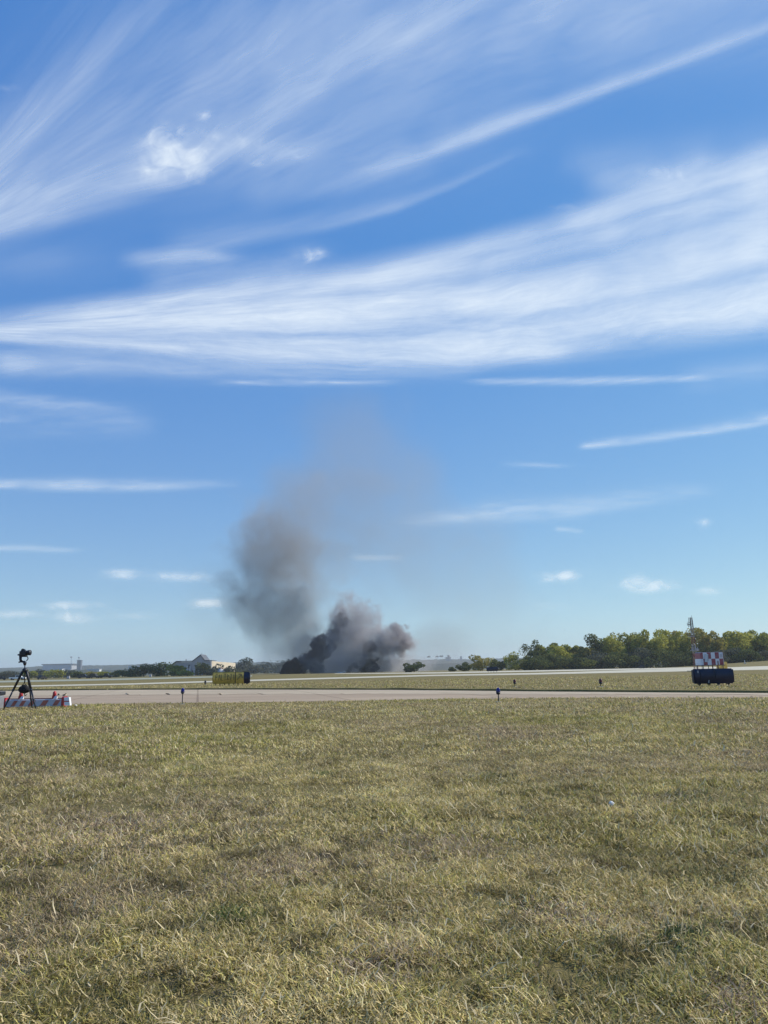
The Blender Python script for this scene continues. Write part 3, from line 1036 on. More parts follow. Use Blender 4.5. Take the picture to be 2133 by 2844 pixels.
# ------------------------------------------------------------------ edge lights
def edge_light(label, px, py, h, lens, group, r=1.0):
    g_ = G(px, py)
    t = thing('edge_light', label, 'edge light', g_, group)
    MB().tube([g_ + Z * -.03, g_ + Z * .03], [.10 * r, .09 * r], 14).done('base', M['grey_metal'], t)
    MB().tube([g_, g_ + Z * (h - .20 * r)], [.017 * r, .017 * r], 8).done('stem', M['dark_metal'], t)
    z = h - .22 * r
    MB().tube([g_ + Z * z, g_ + Z * (z + .03 * r), g_ + Z * (z + .08 * r)], [.025 * r, .06 * r, .068 * r], 14).done('fixture', M['dark_metal'], t, True)
    zs = [z + (.08 + .022 * i) * r for i in range(7)]
    rs = [math.sqrt(max(0.02, 1 - (i / 6.3) ** 2.4)) * .066 * r for i in range(7)]
    MB().tube([g_ + Z * q for q in zs], rs, 16).done('lens', lens, t, True)
    return t


GE = 'blue taxiway edge lights along the near grass'
edge_light('blue edge light on a thin stem near the barricade, left of centre', 506, 1957, .55, M['blue_glass'], GE, .92)
edge_light('blue edge light on a thin stem right of centre', 1385, 1951, .44, M['blue_glass'], GE, .98)
GD = 'small dark lights on the far grass strip'
edge_light('small dark light left of the yellow sign', 570, 1902, .42, M['black'], GD, 1.5)
edge_light('small dark red light on the far grass near the right blue edge light', 1430, 1908, .42, M['dark_red'], GD, 1.25)
edge_light('small dark red light on the far grass below the tall dark tree', 1669, 1908, .42, M['dark_red'], GD, 1.3)


# ------------------------------------------------------------------ radio mast
def lattice(t, x0, y0, z0_, z1_, w0, w1, name, mat, bays, rr=0.03):
    mb = MB()

    def crn(z):
        f = (z - z0_) / (z1_ - z0_)
        w = w0 + (w1 - w0) * f
        return [Vector((x0 + math.cos(a_) * w / 1.73, y0 + math.sin(a_) * w / 1.73, z)) for a_ in (R(-10), R(110), R(230))]
    zs = [z0_ + (z1_ - z0_) * i / bays for i in range(bays + 1)]
    for k in range(3):
        mb.tube([crn(z)[k] for z in zs], rr * (1.7 if k == 0 else 1.0), 6)
    for i in range(bays):
        a_, b_ = crn(zs[i]), crn(zs[i + 1])
        for k in range(3):
            mb.tube([a_[k], b_[(k + 1) % 3]], rr * .55, 5)
            mb.tube([b_[k], b_[(k + 1) % 3]], rr * .55, 5)
    return mb.done(name, mat, t)


Ym = 150.0
mbase = GX(1931, Ym)
mast = thing('radio_mast', 'slim lattice radio mast with antennas rising above the grove', 'radio mast', mbase)
zt = lambda py: P(1931, py, Ym).z
mx = mbase.x
zb = mbase.z
lattice(mast, mx, Ym, zb, zt(1812), .78, .70, 'lower_section', M['steel_red'], 4, .04)
lattice(mast, mx, Ym, zt(1812), zt(1790), .70, .66, 'lower_band', M['steel_white'], 3, .04)
lattice(mast, mx, Ym, zt(1790), zt(1766), .66, .60, 'middle_section', M['steel_red'], 3, .035)
lattice(mast, mx, Ym, zt(1766), zt(1748), .60, .55, 'upper_band', M['steel_white'], 3, .035)
lattice(mast, mx + .05, Ym, zt(1748), zt(1715), .55, .42, 'top_section', M['dark_metal'], 8, .045)
MB().tube([Vector((mx + .28, Ym, zt(1718))), Vector((mx + .28, Ym, zt(1709)))], .03, 6).done('whip_aerial', M['dark_metal'], mast)
for dx, ya, yb in ((-.42, 1715, 1740), (-.78, 1730, 1737), (-.60, 1726, 1742)):
    ax_ = MB().tube([Vector((mx + dx, Ym - .1, zt(yb))), Vector((mx + dx, Ym - .1, zt(ya)))], .045, 6)
    ax_.tube([Vector((mx + dx, Ym - .1, zt((ya + yb) / 2))), Vector((mx + .05, Ym, zt((ya + yb) / 2 + 2)))], .03, 6)
    ax_.tube([Vector((mx + dx, Ym - .1, zt((ya * .4 + yb * .6)))), Vector((mx + .05, Ym, zt((ya + yb) / 2 - 2)))], .02, 6)
    ax_.done('rod_aerial', M['dark_metal'], mast)
for zpx, w, off in ((1749, .6, -.05), (1768, 1.15, -.25)):
    MB().box((mx + off, Ym, zt(zpx)), (w, .9, .10), .02).done('platform', M['steel_white'], mast)
MB().box((mx + .05, Ym - .35, zt(1806)), (1.7, .35, .16), .03).done('cross_arm', M['steel_white'], mast)
for dx in (-.55, .1, .6):
    dd = MB().tube([Vector((mx + dx, Ym - .55, zt(1806))), Vector((mx + dx, Ym - .50, zt(1797)))], [.09, .06], 8)
    dd.done('beacon', M['steel_white'], mast)
MB().tube([Vector((mx + .45, Ym - .4, zt(1804))), Vector((mx + .45, Ym - .7, zt(1808)))], [.32, .05], 14).done('dish', M['steel_white'], mast)

# ------------------------------------------------------------------ checkered shelter
bk = MatB('red_white_checks')
tc = bk.n("ShaderNodeTexCoord")
ck = bk.n("ShaderNodeTexChecker")
ck.inputs["Scale"].default_value = 1.0
ck.inputs["Color1"].default_value = (0.74, 0.74, 0.78, 1)
ck.inputs["Color2"].default_value = (0.27, 0.03, 0.05, 1)
mp = bk.n("ShaderNodeMapping")
mp.inputs["Scale"].default_value = (1 / 0.62, 1 / 3.0, 1 / 0.97)
mp.inputs["Location"].default_value = (0.03, 0.37, -0.5 / .97 * 2 + 0.115)
bk.l(tc.outputs["Object"], mp.inputs["Vector"])
bk.l(mp.outputs[0], ck.inputs["Vector"])
nz = bk.noise(tc.outputs["Object"], 3, 5, .6)
cc = bk.mix(bk.ramp(nz, [(0.4, 0.0), (0.75, 0.35)]), ck.outputs[0], (0.36, 0.34, 0.36))
s = bk.n("ShaderNodeBsdfPrincipled")
s.inputs["Roughness"].default_value = 0.5
bk.l(cc, s.inputs["Base Color"])
bk.l(s.outputs[0], bk.out.inputs[0])
M['checks'] = bk.m
Ys = 118.0
shb = GX(1969, Ys)
sh = thing('equipment_shelter', 'red and white checkered equipment shelter raised on short legs beside the radio mast', 'shelter', shb)
xa, xb = P(1938, 1830, Ys).x, P(2001, 1830, Ys).x
zlo, zhi = .92, .92 + 1.94
w_ = xb - xa
ch = .18
prof = [(0, 0), (w_, 0), (w_, zhi - zlo - .02), (w_ - .02, zhi - zlo), (ch, zhi - zlo), (0, zhi - zlo - ch)]
MB().prism(prof, Vector((xa, Ys - 1.1, zlo)), X, Z, Yv, 2.2).done('cabin', M['checks'], sh)
MB().box(((xa + xb) / 2, Ys, zlo - .06), (w_ + .1, 2.3, .10), .01).done('floor_frame', M['dark_metal'], sh)
MB().box(((xa + xb) / 2 + .05, Ys, zhi + .03), (w_ - .25, 2.2, .05), .01).done('roof', M['dark_metal'], sh)
for fx, m_ in ((.04, 'dark_metal'), (.32, 'dark_metal'), (.735, 'steel_red'), (.96, 'dark_metal')):
    for sy in (-.95, .95):
        MB().box((xa + w_ * fx, Ys + sy, zlo / 2 - .05), (.14 if m_ == 'steel_red' else .08, .10, zlo - .02), .01).done('leg', M[m_], sh)
MB().box((xa + w_ * .735, Ys - 1.14, zlo + .25), (.14, .06, .7), .01).done('ladder', M['steel_red'], sh)
dsh = MB().box((xa + w_ * .24, Ys - 1.22, zlo + 1.05), (.5, .18, 1.25), .05, Matrix.Rotation(.12, 3, 'Y'))
dsh.done('air_conditioner', M['pale_grey'], sh)
MB().box((xa + w_ * .30, Ys - 1.325, zlo + 1.1), (.10, .02, 1.0), .005, Matrix.Rotation(.12, 3, 'Y')).done('vent_grille', M['grey_metal'], sh)
MB().box((xa + w_ * .90, Ys - 1.12, zlo + 1.35), (.36, .03, .55), .005).done('hatch', M['dirty_white'], sh)
pad = MB().box(((xa + xb) / 2 - .3, Ys, .03), (w_ + 1.6, 4.0, .14), .02).done('concrete_pad', M['shoulder'])
tag(pad, kind='structure')
# small things on the right behind the sign
for px, yy, lab in ((2069, 250, 'small white marker post on the far grass at the right'),):
    g_ = GX(px, yy)
    mpost = thing('marker_post', lab, 'marker post', g_)
    MB().tube([g_, g_ + Z * 1.2], .09, 8).done('post', M['white'], mpost)
    MB().box(g_ + Z * .1, (.6, .6, .2), .02).done('footing', M['grey_wall'], mpost)


# ------------------------------------------------------------------ tripod, camera and bag
Yt = 24.0
K = Yt / FPX
tb = GX(66, Yt)
tri = thing('tripod', 'tall black tripod standing on the grass in front of the barricade', 'tripod', tb)
C0 = P(69, 1862, Yt)
feet = [((9, 1967), -.15), ((101, 1966), -.2), ((90, 1962), .75)]
for (fx, fy), dy in feet:
    f_ = P(fx, fy, Yt + dy)
    f_.z = gz(f_.x, f_.y) - .01
    hip = C0 + Vector((-.06 if fx < 50 else .06, dy * .08, -.02))
    m1 = hip.lerp(f_, .46)
    m2 = hip.lerp(f_, .50)
    m3 = hip.lerp(f_, .74)
    lg = MB().tube([hip, hip.lerp(f_, .03), hip.lerp(f_, .10), m1], [.025, .042, .040, .034], 10).done('leg', M['black'], tri, True)
    MB().tube([m1, m2, m2 + (f_ - hip) * .01], [.042, .044, .03], 10).done('clamp', M['dark_metal'], lg, True)
    MB().tube([m2, m3, f_], [.027, .024, .018], 10).done('lower_tube', M['dark_metal'], lg, True)
    MB().tube([m3 - (f_ - hip) * .02, m3 + (f_ - hip) * .02], .034, 10).done('lower_clamp', M['black'], lg, True)
    MB().ball(f_ + Z * .02, .03).done('rubber_foot', M['black_fabric'], lg, True)
MB().tube([C0 + Z * -.06, C0 + Z * .03, C0 + Z * .07], [.075, .08, .045], 14).done('shoulder', M['black'], tri, True)
MB().tube([P(69, 1895, Yt), P(69, 1846, Yt)], .018, 10).done('centre_column', M['dark_metal'], tri, True)
MB().tube([P(69, 1848, Yt), P(69, 1842, Yt), P(68.5, 1838, Yt)], [.03, .055, .05], 12).done('head_base', M['black'], tri, True)
br = MB()
br.tube([P(52, 1839.5, Yt), P(58, 1837.5, Yt), P(68, 1838, Yt), P(71, 1842, Yt)], [.022, .028, .035, .03], 10)
br.done('pan_handle', M['black'], tri, True)
br = MB()
br.tube([P(61, 1837, Yt), P(57, 1833, Yt), P(57, 1821, Yt)], [.035, .04, .045], 10)
br.done('bracket', M['black'], tri, True)
br = MB()
br.tube([P(73, 1835, Yt), P(77, 1832, Yt), P(78, 1828, Yt), P(75, 1822, Yt)], [.014, .016, .016, .012], 8)
br.done('cable', M['dark_metal'], tri, True)
MB().box(P(65, 1823.5, Yt), (.16, .12, .03), .006).done('quick_release_plate', M['dark_metal'], tri)
# camera
cb = P(66, 1822, Yt)
vc = thing('video_camera', 'black camera with a thick lens pointing right on top of the tripod', 'camera', cb)
rot = Matrix.Rotation(R(-4), 3, 'Y')
MB().box(P(65.5, 1815, Yt), (.21, .17, .17), .03, rot).done('body', M['black'], vc)
MB().prism([(-.07, 0), (-.045, .07), (-.005, .085), (.06, .04), (.09, 0)], P(65, 1809, Yt) + Yv * -.05, X, Z, Yv, .10).done('viewfinder', M['black'], vc)
ln = MB()
a_, b_ = P(70, 1813, Yt), P(85, 1812.5, Yt)
ln.tube([a_, a_.lerp(b_, .35), a_.lerp(b_, .4), a_.lerp(b_, .8), a_.lerp(b_, .84), b_], [.062, .066, .076, .078, .088, .082], 20)
ln.done('lens', M['black'], vc, True)
MB().tube([a_.lerp(b_, .5), a_.lerp(b_, .62)], .0815, 20).done('focus_ring', M['dark_metal'], vc, True)
MB().tube([P(58, 1819, Yt), P(49.5, 1818.5, Yt)], [.028, .024], 10).done('grip', M['black'], vc, True)
MB().box(P(58, 1820, Yt), (.05, .06, .06), .01).done('battery_pack', M['dark_metal'], vc)
# bag hanging from the column
bg_o = P(67, 1914, Yt + .05)
bag = thing('camera_bag', 'black shoulder bag hanging between the tripod legs', 'bag', Vector((bg_o.x, bg_o.y, bg_o.z - .14)))
bm = bmesh.new()
bmesh.ops.create_icosphere(bm, subdivisions=3, radius=1)
for v in bm.verts:
    p = v.co
    s_ = 1.0 - .35 * max(p.z, 0) + .08 * mnoise.noise(p * 2.3)
    v.co = Vector((p.x * .185 * s_, p.y * .10 * s_, (abs(p.z) ** .8) * (1 if p.z > 0 else -1) * .135 + .03 * mnoise.noise(p * 1.7)))
q = MB()._take(bm, bg_o)
q.done('pouch', M['black_fabric'], bag, True)
for dx in (-.10, .09):
    MB().tube([bg_o + Vector((dx, 0, .08)), P(69 + (dx > 0) * 1 - 2, 1897, Yt + .05), P(69, 1886, Yt + .04)], [.010, .010, .008], 8).done('strap', M['black_fabric'], bag, True)
MB().tube([bg_o + Vector((.03, -.02, -.12)), bg_o + Vector((.05, -.02, -.20)), bg_o + Vector((.12, -.02, -.16))], [.012, .02, .010], 8).done('loose_strap', M['black_fabric'], bag, True)

# ------------------------------------------------------------------ barricade
Yq = 25.6
pl, pr = GX(13, Yq), GX(200, Yq - .3)
bar = thing('barricade', 'low red and white striped barricade with two red warning lights', 'barricade', (pl + pr) / 2)
d_ = (pr - pl)
d_.z = 0
L = d_.length
u_ = d_.normalized()
n_ = Vector((-u_.y, u_.x, 0))
hB = .27
bd = .26
body_prof = [(-bd / 2, .04), (-bd / 2 + .03, hB - .03), (-bd / 2 + .06, hB), (bd / 2 - .06, hB), (bd / 2 - .03, hB - .03), (bd / 2, .04)]
o_ = Vector((pl.x, pl.y, 0))
zg = gz(pl.x, pl.y)
MB().prism(body_prof, o_ + u_ * .16 + Z * zg, n_, Z, u_, L - .34).done('body', M['dirty_white'], bar)
for (a_, b_, m_) in ((0.16, .215, 'orange'), (.41, .48, 'orange'), (.59, .67, 'orange'), (.28, .34, 'orange'), (.77, .84, 'orange')):
    v_ = []
    sl = .10
    for (t_, zz, off) in ((a_, .06, 0), (b_, .06, 0), (b_, hB - .035, sl), (a_, hB - .035, sl)):
        yy = -bd / 2 + .03 * ((zz - .04) / (hB - .07)) - .004
        v_.append(o_ + u_ * (L * t_ + off) + n_ * yy + Z * (zg + zz))
    MB().add(v_ + [p + n_ * .003 for p in v_], [(0, 1, 2, 3), (7, 6, 5, 4), (0, 4, 5, 1), (1, 5, 6, 2), (2, 6, 7, 3), (3, 7, 4, 0)]).done('stripe', M[m_], bar)
MB().prism([(-.14, .0), (-.13, .28), (-.08, .33), (.08, .33), (.13, .28), (.14, .0)], o_ + u_ * -.02 + Z * zg, n_, Z, u_, .20).done('left_end', M['red'], bar)
MB().prism([(-.14, .0), (-.13, .30), (-.08, .35), (.08, .35), (.13, .30), (.14, .0)], o_ + u_ * (L - .24) + Z * zg, n_, Z, u_, .08).done('right_end', M['red'], bar)
# slanted white end plate turned to the sun
eo = o_ + u_ * (L - .14) + Z * zg
pv = [eo + n_ * -.16 + Z * .32, eo + u_ * .16 + n_ * -.13 + Z * .32, eo + u_ * .23 + n_ * -.16 + Z * .06, eo + u_ * .05 + n_ * -.19 + Z * .06]
pv2 = [p + n_ * .10 for p in pv]
MB().add(pv + pv2, [(0, 1, 2, 3), (7, 6, 5, 4), (0, 4, 5, 1), (1, 5, 6, 2), (2, 6, 7, 3), (3, 7, 4, 0)]).done('end_plate', M['white'], bar)
pm = [p + n_ * -.004 for p in (pv[0].lerp(pv[3], .42), pv[1].lerp(pv[2], .42), pv[1].lerp(pv[2], .54), pv[0].lerp(pv[3], .54))]
MB().add(pm, [(0, 1, 2, 3)]).done('red_band', M['red'], bar)
rail = MB().tube([o_ + u_ * .15 + Z * (zg + hB + .02), o_ + u_ * (L - .2) + Z * (zg + hB + .02)], .016, 8)
rail.done('top_rail', M['dark_red'], bar, True)
for px in (61, 161):
    c_ = P(px, 1946, Yq)
    t_ = (c_ - o_).dot(u_)
    q = o_ + u_ * t_ + Z * (zg + hB + .02)
    wl = MB().box(q + Z * .04 + u_ * .0, (.13, .10, .09), .012)
    hd = wl.done('warning_light', M['red'], bar)
    MB().tube([q + Z * .08 - n_ * .04, q + Z * .08 + n_ * .04], .05, 10).done('housing', M['dark_red'], hd)
    MB().tube([q + Z * .07, q + Z * .10, q + Z * .20, q + Z * .235], [.045, .062, .055, .02], 14).done('lens', M['red'], hd, True)
    MB().add([q + Vector((.0, -.10, -.01)), q + Vector((.12, -.10, -.01)), q + Vector((.12, -.06, .09)), q + Vector((.05, -.06, .08)), q + Vector((.0, -.04, -.01)), q + Vector((.12, -.02, -.01))],
             [(0, 1, 2, 3), (1, 5, 2), (0, 3, 4)]).done('reflector', M['white'], hd)
# bits around it
g_ = G(210, 1963)
sc = MB().ball(g_ + Z * .04, .045, 1.2, 1, .8, 2).done('white_rock', M['stone'])
tag(sc, 'small white rock on the grass just right of the barricade', 'rock')
# grey case cut by the left frame edge
g_ = GX(-8, 24.6)
cs = thing('equipment_case', 'grey and black equipment case cut by the left edge of the photo', 'case', g_)
MB().box(g_ + Z * .22, (.34, .5, .42), .03).done('body', M['grey_metal'], cs)
MB().box(g_ + Z * .50, (.40, .54, .12), .03).done('lid', M['black'], cs)
MB().tube([g_ + Vector((.12, -.28, .50)), g_ + Vector((.22, -.28, .535)), g_ + Vector((.30, -.27, .55))], .015, 8).done('handle', M['black'], cs)

for (px, py, r_, lab) in ((1700, 2247, .020, 'white pebble lying in the grass on the right'),):
    g_ = G(px, py)
    bm = bmesh.new()
    bmesh.ops.create_icosphere(bm, subdivisions=3, radius=r_)
    for v in bm.verts:
        v.co *= 1 + .35 * mnoise.noise(v.co * 45)
    o = MB()._take(bm, g_ + Z * .035).done('pebble', M['stone'], None, True)
    tag(o, lab, 'pebble')


# ------------------------------------------------------------------ grass blades (uncountable, one object)
b = MatB('dry_grass_blades')
at = b.n("ShaderNodeAttribute", attribute_name="blade_col")
d = b.n("ShaderNodeBsdfDiffuse")
t = b.n("ShaderNodeBsdfTranslucent")
gl_ = b.n("ShaderNodeBsdfGlossy")
gl_.inputs["Roughness"].default_value = 0.45
gl_.inputs[0].default_value = (0.9, 0.9, 0.85, 1)
m = b.n("ShaderNodeMixShader")
m.inputs[0].default_value = 0.32
m2 = b.n("ShaderNodeMixShader")
m2.inputs[0].default_value = 0.015
b.l(at.outputs["Color"], d.inputs[0])
b.l(at.outputs["Color"], t.inputs[0])
b.l(d.outputs[0], m.inputs[1])
b.l(t.outputs[0], m.inputs[2])
b.l(m.outputs[0], m2.inputs[1])
b.l(gl_.outputs[0], m2.inputs[2])
b.l(m2.outputs[0], b.out.inputs[0])
M['blade'] = b.m

STRAW = np.array([0.72, 0.580, 0.290])
PALE = np.array([0.80, 0.67, 0.42])
GREEN = np.array([0.290, 0.300, 0.085])
OLIVE = np.array([0.520, 0.450, 0.140])
GREYB = np.array([0.480, 0.365, 0.250])
DARKG = np.array([0.085, 0.120, 0.055])
# spots: (px, py, radius m, effect)   effect: green clump / bare earth / yellow
SPOTS = [(1850, 2640, .11, 'clump'), (1905, 2600, .10, 'clump'), (2000, 2590, .06, 'dark'), (545, 2142, .13, 'tuft'), (900, 2155, .17, 'lime'), (1380, 2160, .25, 'dark'), (560, 2790, .07, 'bare'),
         (600, 2752, .07, 'bare'), (25, 2705, .09, 'bare'), (425, 2735, .07, 'bare'), (160, 2420, .14, 'bare'), (1690, 2420, .10, 'bare'), (1500, 2530, .12, 'dark'), (1690, 2630, .07, 'dark'), (270, 2830, .25, 'yellow'),
         (1640, 2330, .5, 'yellow'), (1950, 2225, .3, 'dark'), (2080, 2790, .15, 'grey'), (1550, 2550, .2, 'grey'), (1250, 2360, .4, 'grey'), (300, 2300, .6, 'grey'), (780, 2420, .4, 'grey'), (1050, 2700, .18, 'grey'), (510, 2022, .45, 'tuft'), (700, 2000, 1.2, 'grey'),
         (1560, 2710, .08, 'bare'), (820, 2655, .07, 'bare'), (1970, 2440, .25, 'dark'), (1120, 2320, .12, 'bare'), (1300, 2120, .3, 'bare'), (300, 2240, .3, 'bare'), (640, 2560, .12, 'lime')]
SPW = [(G(a_, b_), r_, e_) for a_, b_, r_, e_ in SPOTS]


def blades(n, y0, y1, half, length, width, lift=1.0, seed=1, far=False):
    rg = np.random.default_rng(seed)
    # uniform over a wedge of the field in front of the camera
    r = np.sqrt(rg.uniform(y0 ** 2, y1 ** 2, n))
    a = rg.uniform(-half, half, n)
    x, y = r * np.sin(a), r * np.cos(a)
    # clumping
    cl = 0.45 + 0.40 * vnoise(x * 3.1 + y * 1.1, y * 3.4 - x * .8, 21) + 0.35 * vnoise(x * 9.0 - y * 3, y * 9.0 + x * 2.5, 22) + .3 * vnoise(x * 21 + y * 7, y * 19 - x * 6, 23)
    keep = rg.uniform(0, 1, n) < np.clip(cl * 1.25 + 0.25, 0.10, 1)
    worn = vnoise(x * .8 + y * .3, y * .9 - x * .2, 81) * .6 + vnoise(x * 2.6, y * 2.9, 82) * .5
    keep &= rg.uniform(0, 1, n) > np.clip((worn - .26) * 2.2, 0, .75)
    for c, rad, e in SPW:
        if e == 'bare':
            dd = np.hypot(x - c.x, y - c.y) / rad
            keep &= rg.uniform(0, 1, n) > np.clip(1.25 - dd, 0, .85)
    # stay off the taxiway
    px = 1066.5 + (x / np.maximum(y, .1)) * FPX
    edge = np.interp(px, [p[0] for p in TNEAR], [G(*p).y for p in TNEAR]) if y1 > 18 else np.full(n, 1e9)
    if far:
        edge2 = np.interp(px, [p[0] for p in TFAR], [G(*p).y for p in TFAR])
        keep &= (y > edge2 + rg.uniform(0.2, 1.2, n)) & (y < 76)
    else:
        keep &= (y < edge - rg.uniform(-0.25, 0.5, n))
    x, y = x[keep], y[keep]
    n = len(x)
    patch = vnoise(x * 0.35, y * 0.35, 31) * 0.5 + vnoise(x * 1.1, y * 1.1, 32) * 0.35 + vnoise(x * 3.5, y * 3.5, 33) * 0.3
    dry = vnoise(x * 0.5 + 40, y * 0.5, 34) * 0.6 + vnoise(x * 2.2, y * 2.2 + 9, 35) * 0.4
    u = rg.uniform(0, 1, n)
    g = np.clip(0.30 + 0.85 * patch, 0.03, 0.9)
    col = np.where((u < g)[:, None], GREEN * 0.5 + OLIVE * 0.5, STRAW)
    u2 = rg.uniform(0, 1, n)
    col = np.where((u2 < 0.30)[:, None], OLIVE, col)
    col = np.where(((u2 > 0.955))[:, None], PALE, col)
    gr = np.clip(0.20 + 0.9 * dry, 0, .85)
    col = np.where((rg.uniform(0, 1, n) < gr)[:, None], GREYB * 0.7 + STRAW * 0.3, col)
    L = length * rg.uniform(0.4, 1.3, n) * (1 + 0.35 * patch) * (1 + .3 * vnoise(x * 7, y * 7, 44))
    lean = np.where(rg.uniform(0, 1, n) < .82, rg.uniform(1.05, 1.56, n), rg.uniform(0.2, 1.1, n))       # 0 upright .. 90 lying
    for c, rad, e in SPW:
        dd = np.hypot(x - c.x, y - c.y) / rad
        inn = rg.uniform(0, 1, n) < np.clip(1.3 - dd, 0, 1)
        tgt = {'clump': DARKG, 'tuft': GREEN * 0.8, 'lime': np.array([.16, .22, .07]), 'bare': GREYB * 0.8, 'dark': DARKG * 0.8 + OLIVE * .2, 'yellow': np.array([.30, .26, .08]), 'grey': GREYB}[e]
        pr = {'clump': .6, 'tuft': .5, 'lime': .5, 'bare': .5, 'dark': .45, 'yellow': .5, 'grey': .5}[e]
        sel = inn & (rg.uniform(0, 1, n) < pr)
        col[sel] = tgt
        if e in ('clump', 'tuft'):
            L[sel] *= 1.25
            lean[sel] *= 0.6
        if e == 'bare':
            L[sel] *= 0.6
    col = col * rg.uniform(0.42, 1.35, n)[:, None] * (1 + .24 * vnoise(x * 4.3 - y, y * 4.3 + x, 47) + .20 * vnoise(x * 1.3 + 5, y * 1.5, 48))[:, None] * np.where(vnoise(x * 7.5 + y * 2, y * 8.5 - x, 49) < -.52, .55, 1.0)[:, None]
    az = rg.uniform(0, 2 * math.pi, n)
    dx, dy = np.cos(az), np.sin(az)
    z = hgt(x, y)
    W = width * rg.uniform(0.6, 1.4, n)
    sx, sy = -dy, dx
    l1 = np.clip(lean * rg.uniform(.6, 1.05, n), 0, 1.5)
    p0 = np.stack([x, y, z - 0.003], 1)
    m_ = np.stack([dx * np.sin(l1), dy * np.sin(l1), np.cos(l1)], 1) * (L * 0.55)[:, None]
    a2_ = az + rg.normal(0, .8, n)
    l2 = np.clip(lean + rg.normal(0, .35, n), 0, 1.9)
    e_ = np.stack([np.cos(a2_) * np.sin(l2), np.sin(a2_) * np.sin(l2), np.cos(l2)], 1) * (L * 0.45)[:, None]
    base_lift = rg.uniform(0.002, 0.030, n) * (lean > 0.95)
    p0[:, 2] += base_lift * lift
    side = np.stack([sx, sy, rg.uniform(-.3, .3, n)], 1) * (W / 2)[:, None]
    v0, v1 = p0 - side, p0 + side
    v2, v3 = p0 + m_ + side * 0.9, p0 + m_ - side * 0.9
    v4 = p0 + m_ + e_
    tip2 = v4 + side * 0.25
    V = np.stack([v0, v1, v2, v3, v4, tip2], 1).reshape(-1, 3)
    k = np.arange(n)[:, None] * 6
    F = np.concatenate([k + np.array([[0, 1, 2, 3]]), k + np.array([[3, 2, 5, 4]])], 1).reshape(-1, 4)
    C = np.repeat(col, 6, axis=0)
    return V, F, C


sets = [blades(340000, 1.6, 4.5, R(44), .042, .0034, seed=1), blades(340000, 4.5, 9.0, R(40), .050, .0054, seed=2), blades(230000, 9.0, 16.0, R(37), .058, .0095, seed=3), blades(180000, 16.0, 30.0, R(36), .070, .017, seed=4)]
# long pale straws lying on top
sets.append(blades(8000, 1.6, 9.0, R(42), .085, .0046, 2.0, seed=5))
sets[-1] = (sets[-1][0], sets[-1][1], sets[-1][2] * 0 + PALE * 1.0)
sets.append(blades(9000, 9.0, 24.0, R(38), .11, .011, 2.0, seed=6))
sets[-1] = (sets[-1][0], sets[-1][1], sets[-1][2] * 0 + PALE * .9)
sets.append(blades(110000, 26.0, 78.0, R(34), .10, .035, seed=7, far=True))
VV, FF, CC, k = [], [], [], 0
for V, F, C in sets:
    VV.append(V)
    FF.append(F + k)
    CC.append(C)
    k += len(V)
VV, FF, CC = np.concatenate(VV), np.concatenate(FF), np.concatenate(CC)
gr_o = np_mesh('grass', VV, FF, M['blade'])
ca = gr_o.data.color_attributes.new("blade_col", 'FLOAT_COLOR', 'POINT')
ca.data.foreach_set("color", np.concatenate([np.clip(CC, 0, 1), np.ones((len(CC), 1))], 1).astype(np.float32).ravel())
tag(gr_o, 'short half dried mown grass with pale straws covering the foreground', 'grass', kind='stuff')


# ------------------------------------------------------------------ clouds: a thin ice layer high above the field
S = 2133.0 / 1659.0           # strokes below were noted on a 1659 px wide print of the photograph
ALT = 4000.0
az = np.linspace(R(-50), R(50), 420)
el = np.concatenate([np.linspace(R(1.3), R(20), 190), np.linspace(R(20), R(68), 210)[1:]])
AZ, EL = np.meshgrid(az, el)
D = np.stack([np.sin(AZ) * np.cos(EL), np.cos(AZ) * np.cos(EL), np.sin(EL)], -1)
fz = D @ np.array(FWD)
ux = (D @ np.array(RT)) / np.maximum(fz, .05)
uy = (D @ np.array(UPV)) / np.maximum(fz, .05)
PX = (1066.5 + ux * FPX) / S
PY = (1422.0 - uy * FPX) / S
KX = np.array([-700, -200, 0, 250, 430, 600, 800, 1000, 1250, 1450, 1659, 1860, 2400.])
CUR = [
    (-260, [700, 300, 120, -150, -400, -600, -900, -1200, -1500, -1800, -2100, -2400, -3200]),
    (0, [1000, 520, 300, -20, -230, -420, -640, -860, -1100, -1300, -1500, -1700, -2200]),
    (330, [900, 610, 490, 410, 350, 230, 110, 0, -130, -230, -330, -430, -700]),
    (480, [900, 680, 590, 520, 480, 435, 370, 300, 215, 140, 62, -20, -200]),
    (560, [860, 690, 630, 580, 555, 520, 465, 395, 300, 225, 150, 80, -80]),
    (620, [800, 715, 690, 655, 628, 605, 572, 535, 465, 395, 325, 260, 120]),
    (700, [790, 722, 705, 698, 690, 678, 662, 645, 612, 575, 530, 490, 400]),
    (780, [740, 715, 722, 748, 768, 784, 793, 790, 765, 742, 718, 700, 660]),
    (860, [880, 865, 860, 852, 846, 840, 833, 828, 822, 818, 815, 812, 805]),
    (1000, [1070, 1055, 1047, 1040, 1030, 1015, 1000, 980, 955, 935, 912, 890, 840]),
    (1150, [1190, 1186, 1184, 1178, 1170, 1160, 1148, 1130, 1105, 1085, 1068, 1055, 1030]),
    (1440, [1440] * 13), (1700, [1700] * 13)]
tv = np.array([c[0] for c in CUR], float)
yk = np.stack([np.interp(PX.ravel(), KX, c[1]) for c in CUR], 0)     # curves x verts
py = PY.ravel()
T = np.empty_like(py)
idx = np.clip((yk < py[None]).sum(0) - 1, 0, len(CUR) - 2)
ar = np.arange(len(py))
ya, yb = yk[idx, ar], yk[idx + 1, ar]
T = tv[idx] + (tv[idx + 1] - tv[idx]) * (py - ya) / np.maximum(yb - ya, 1e-3)
px_ = PX.ravel()
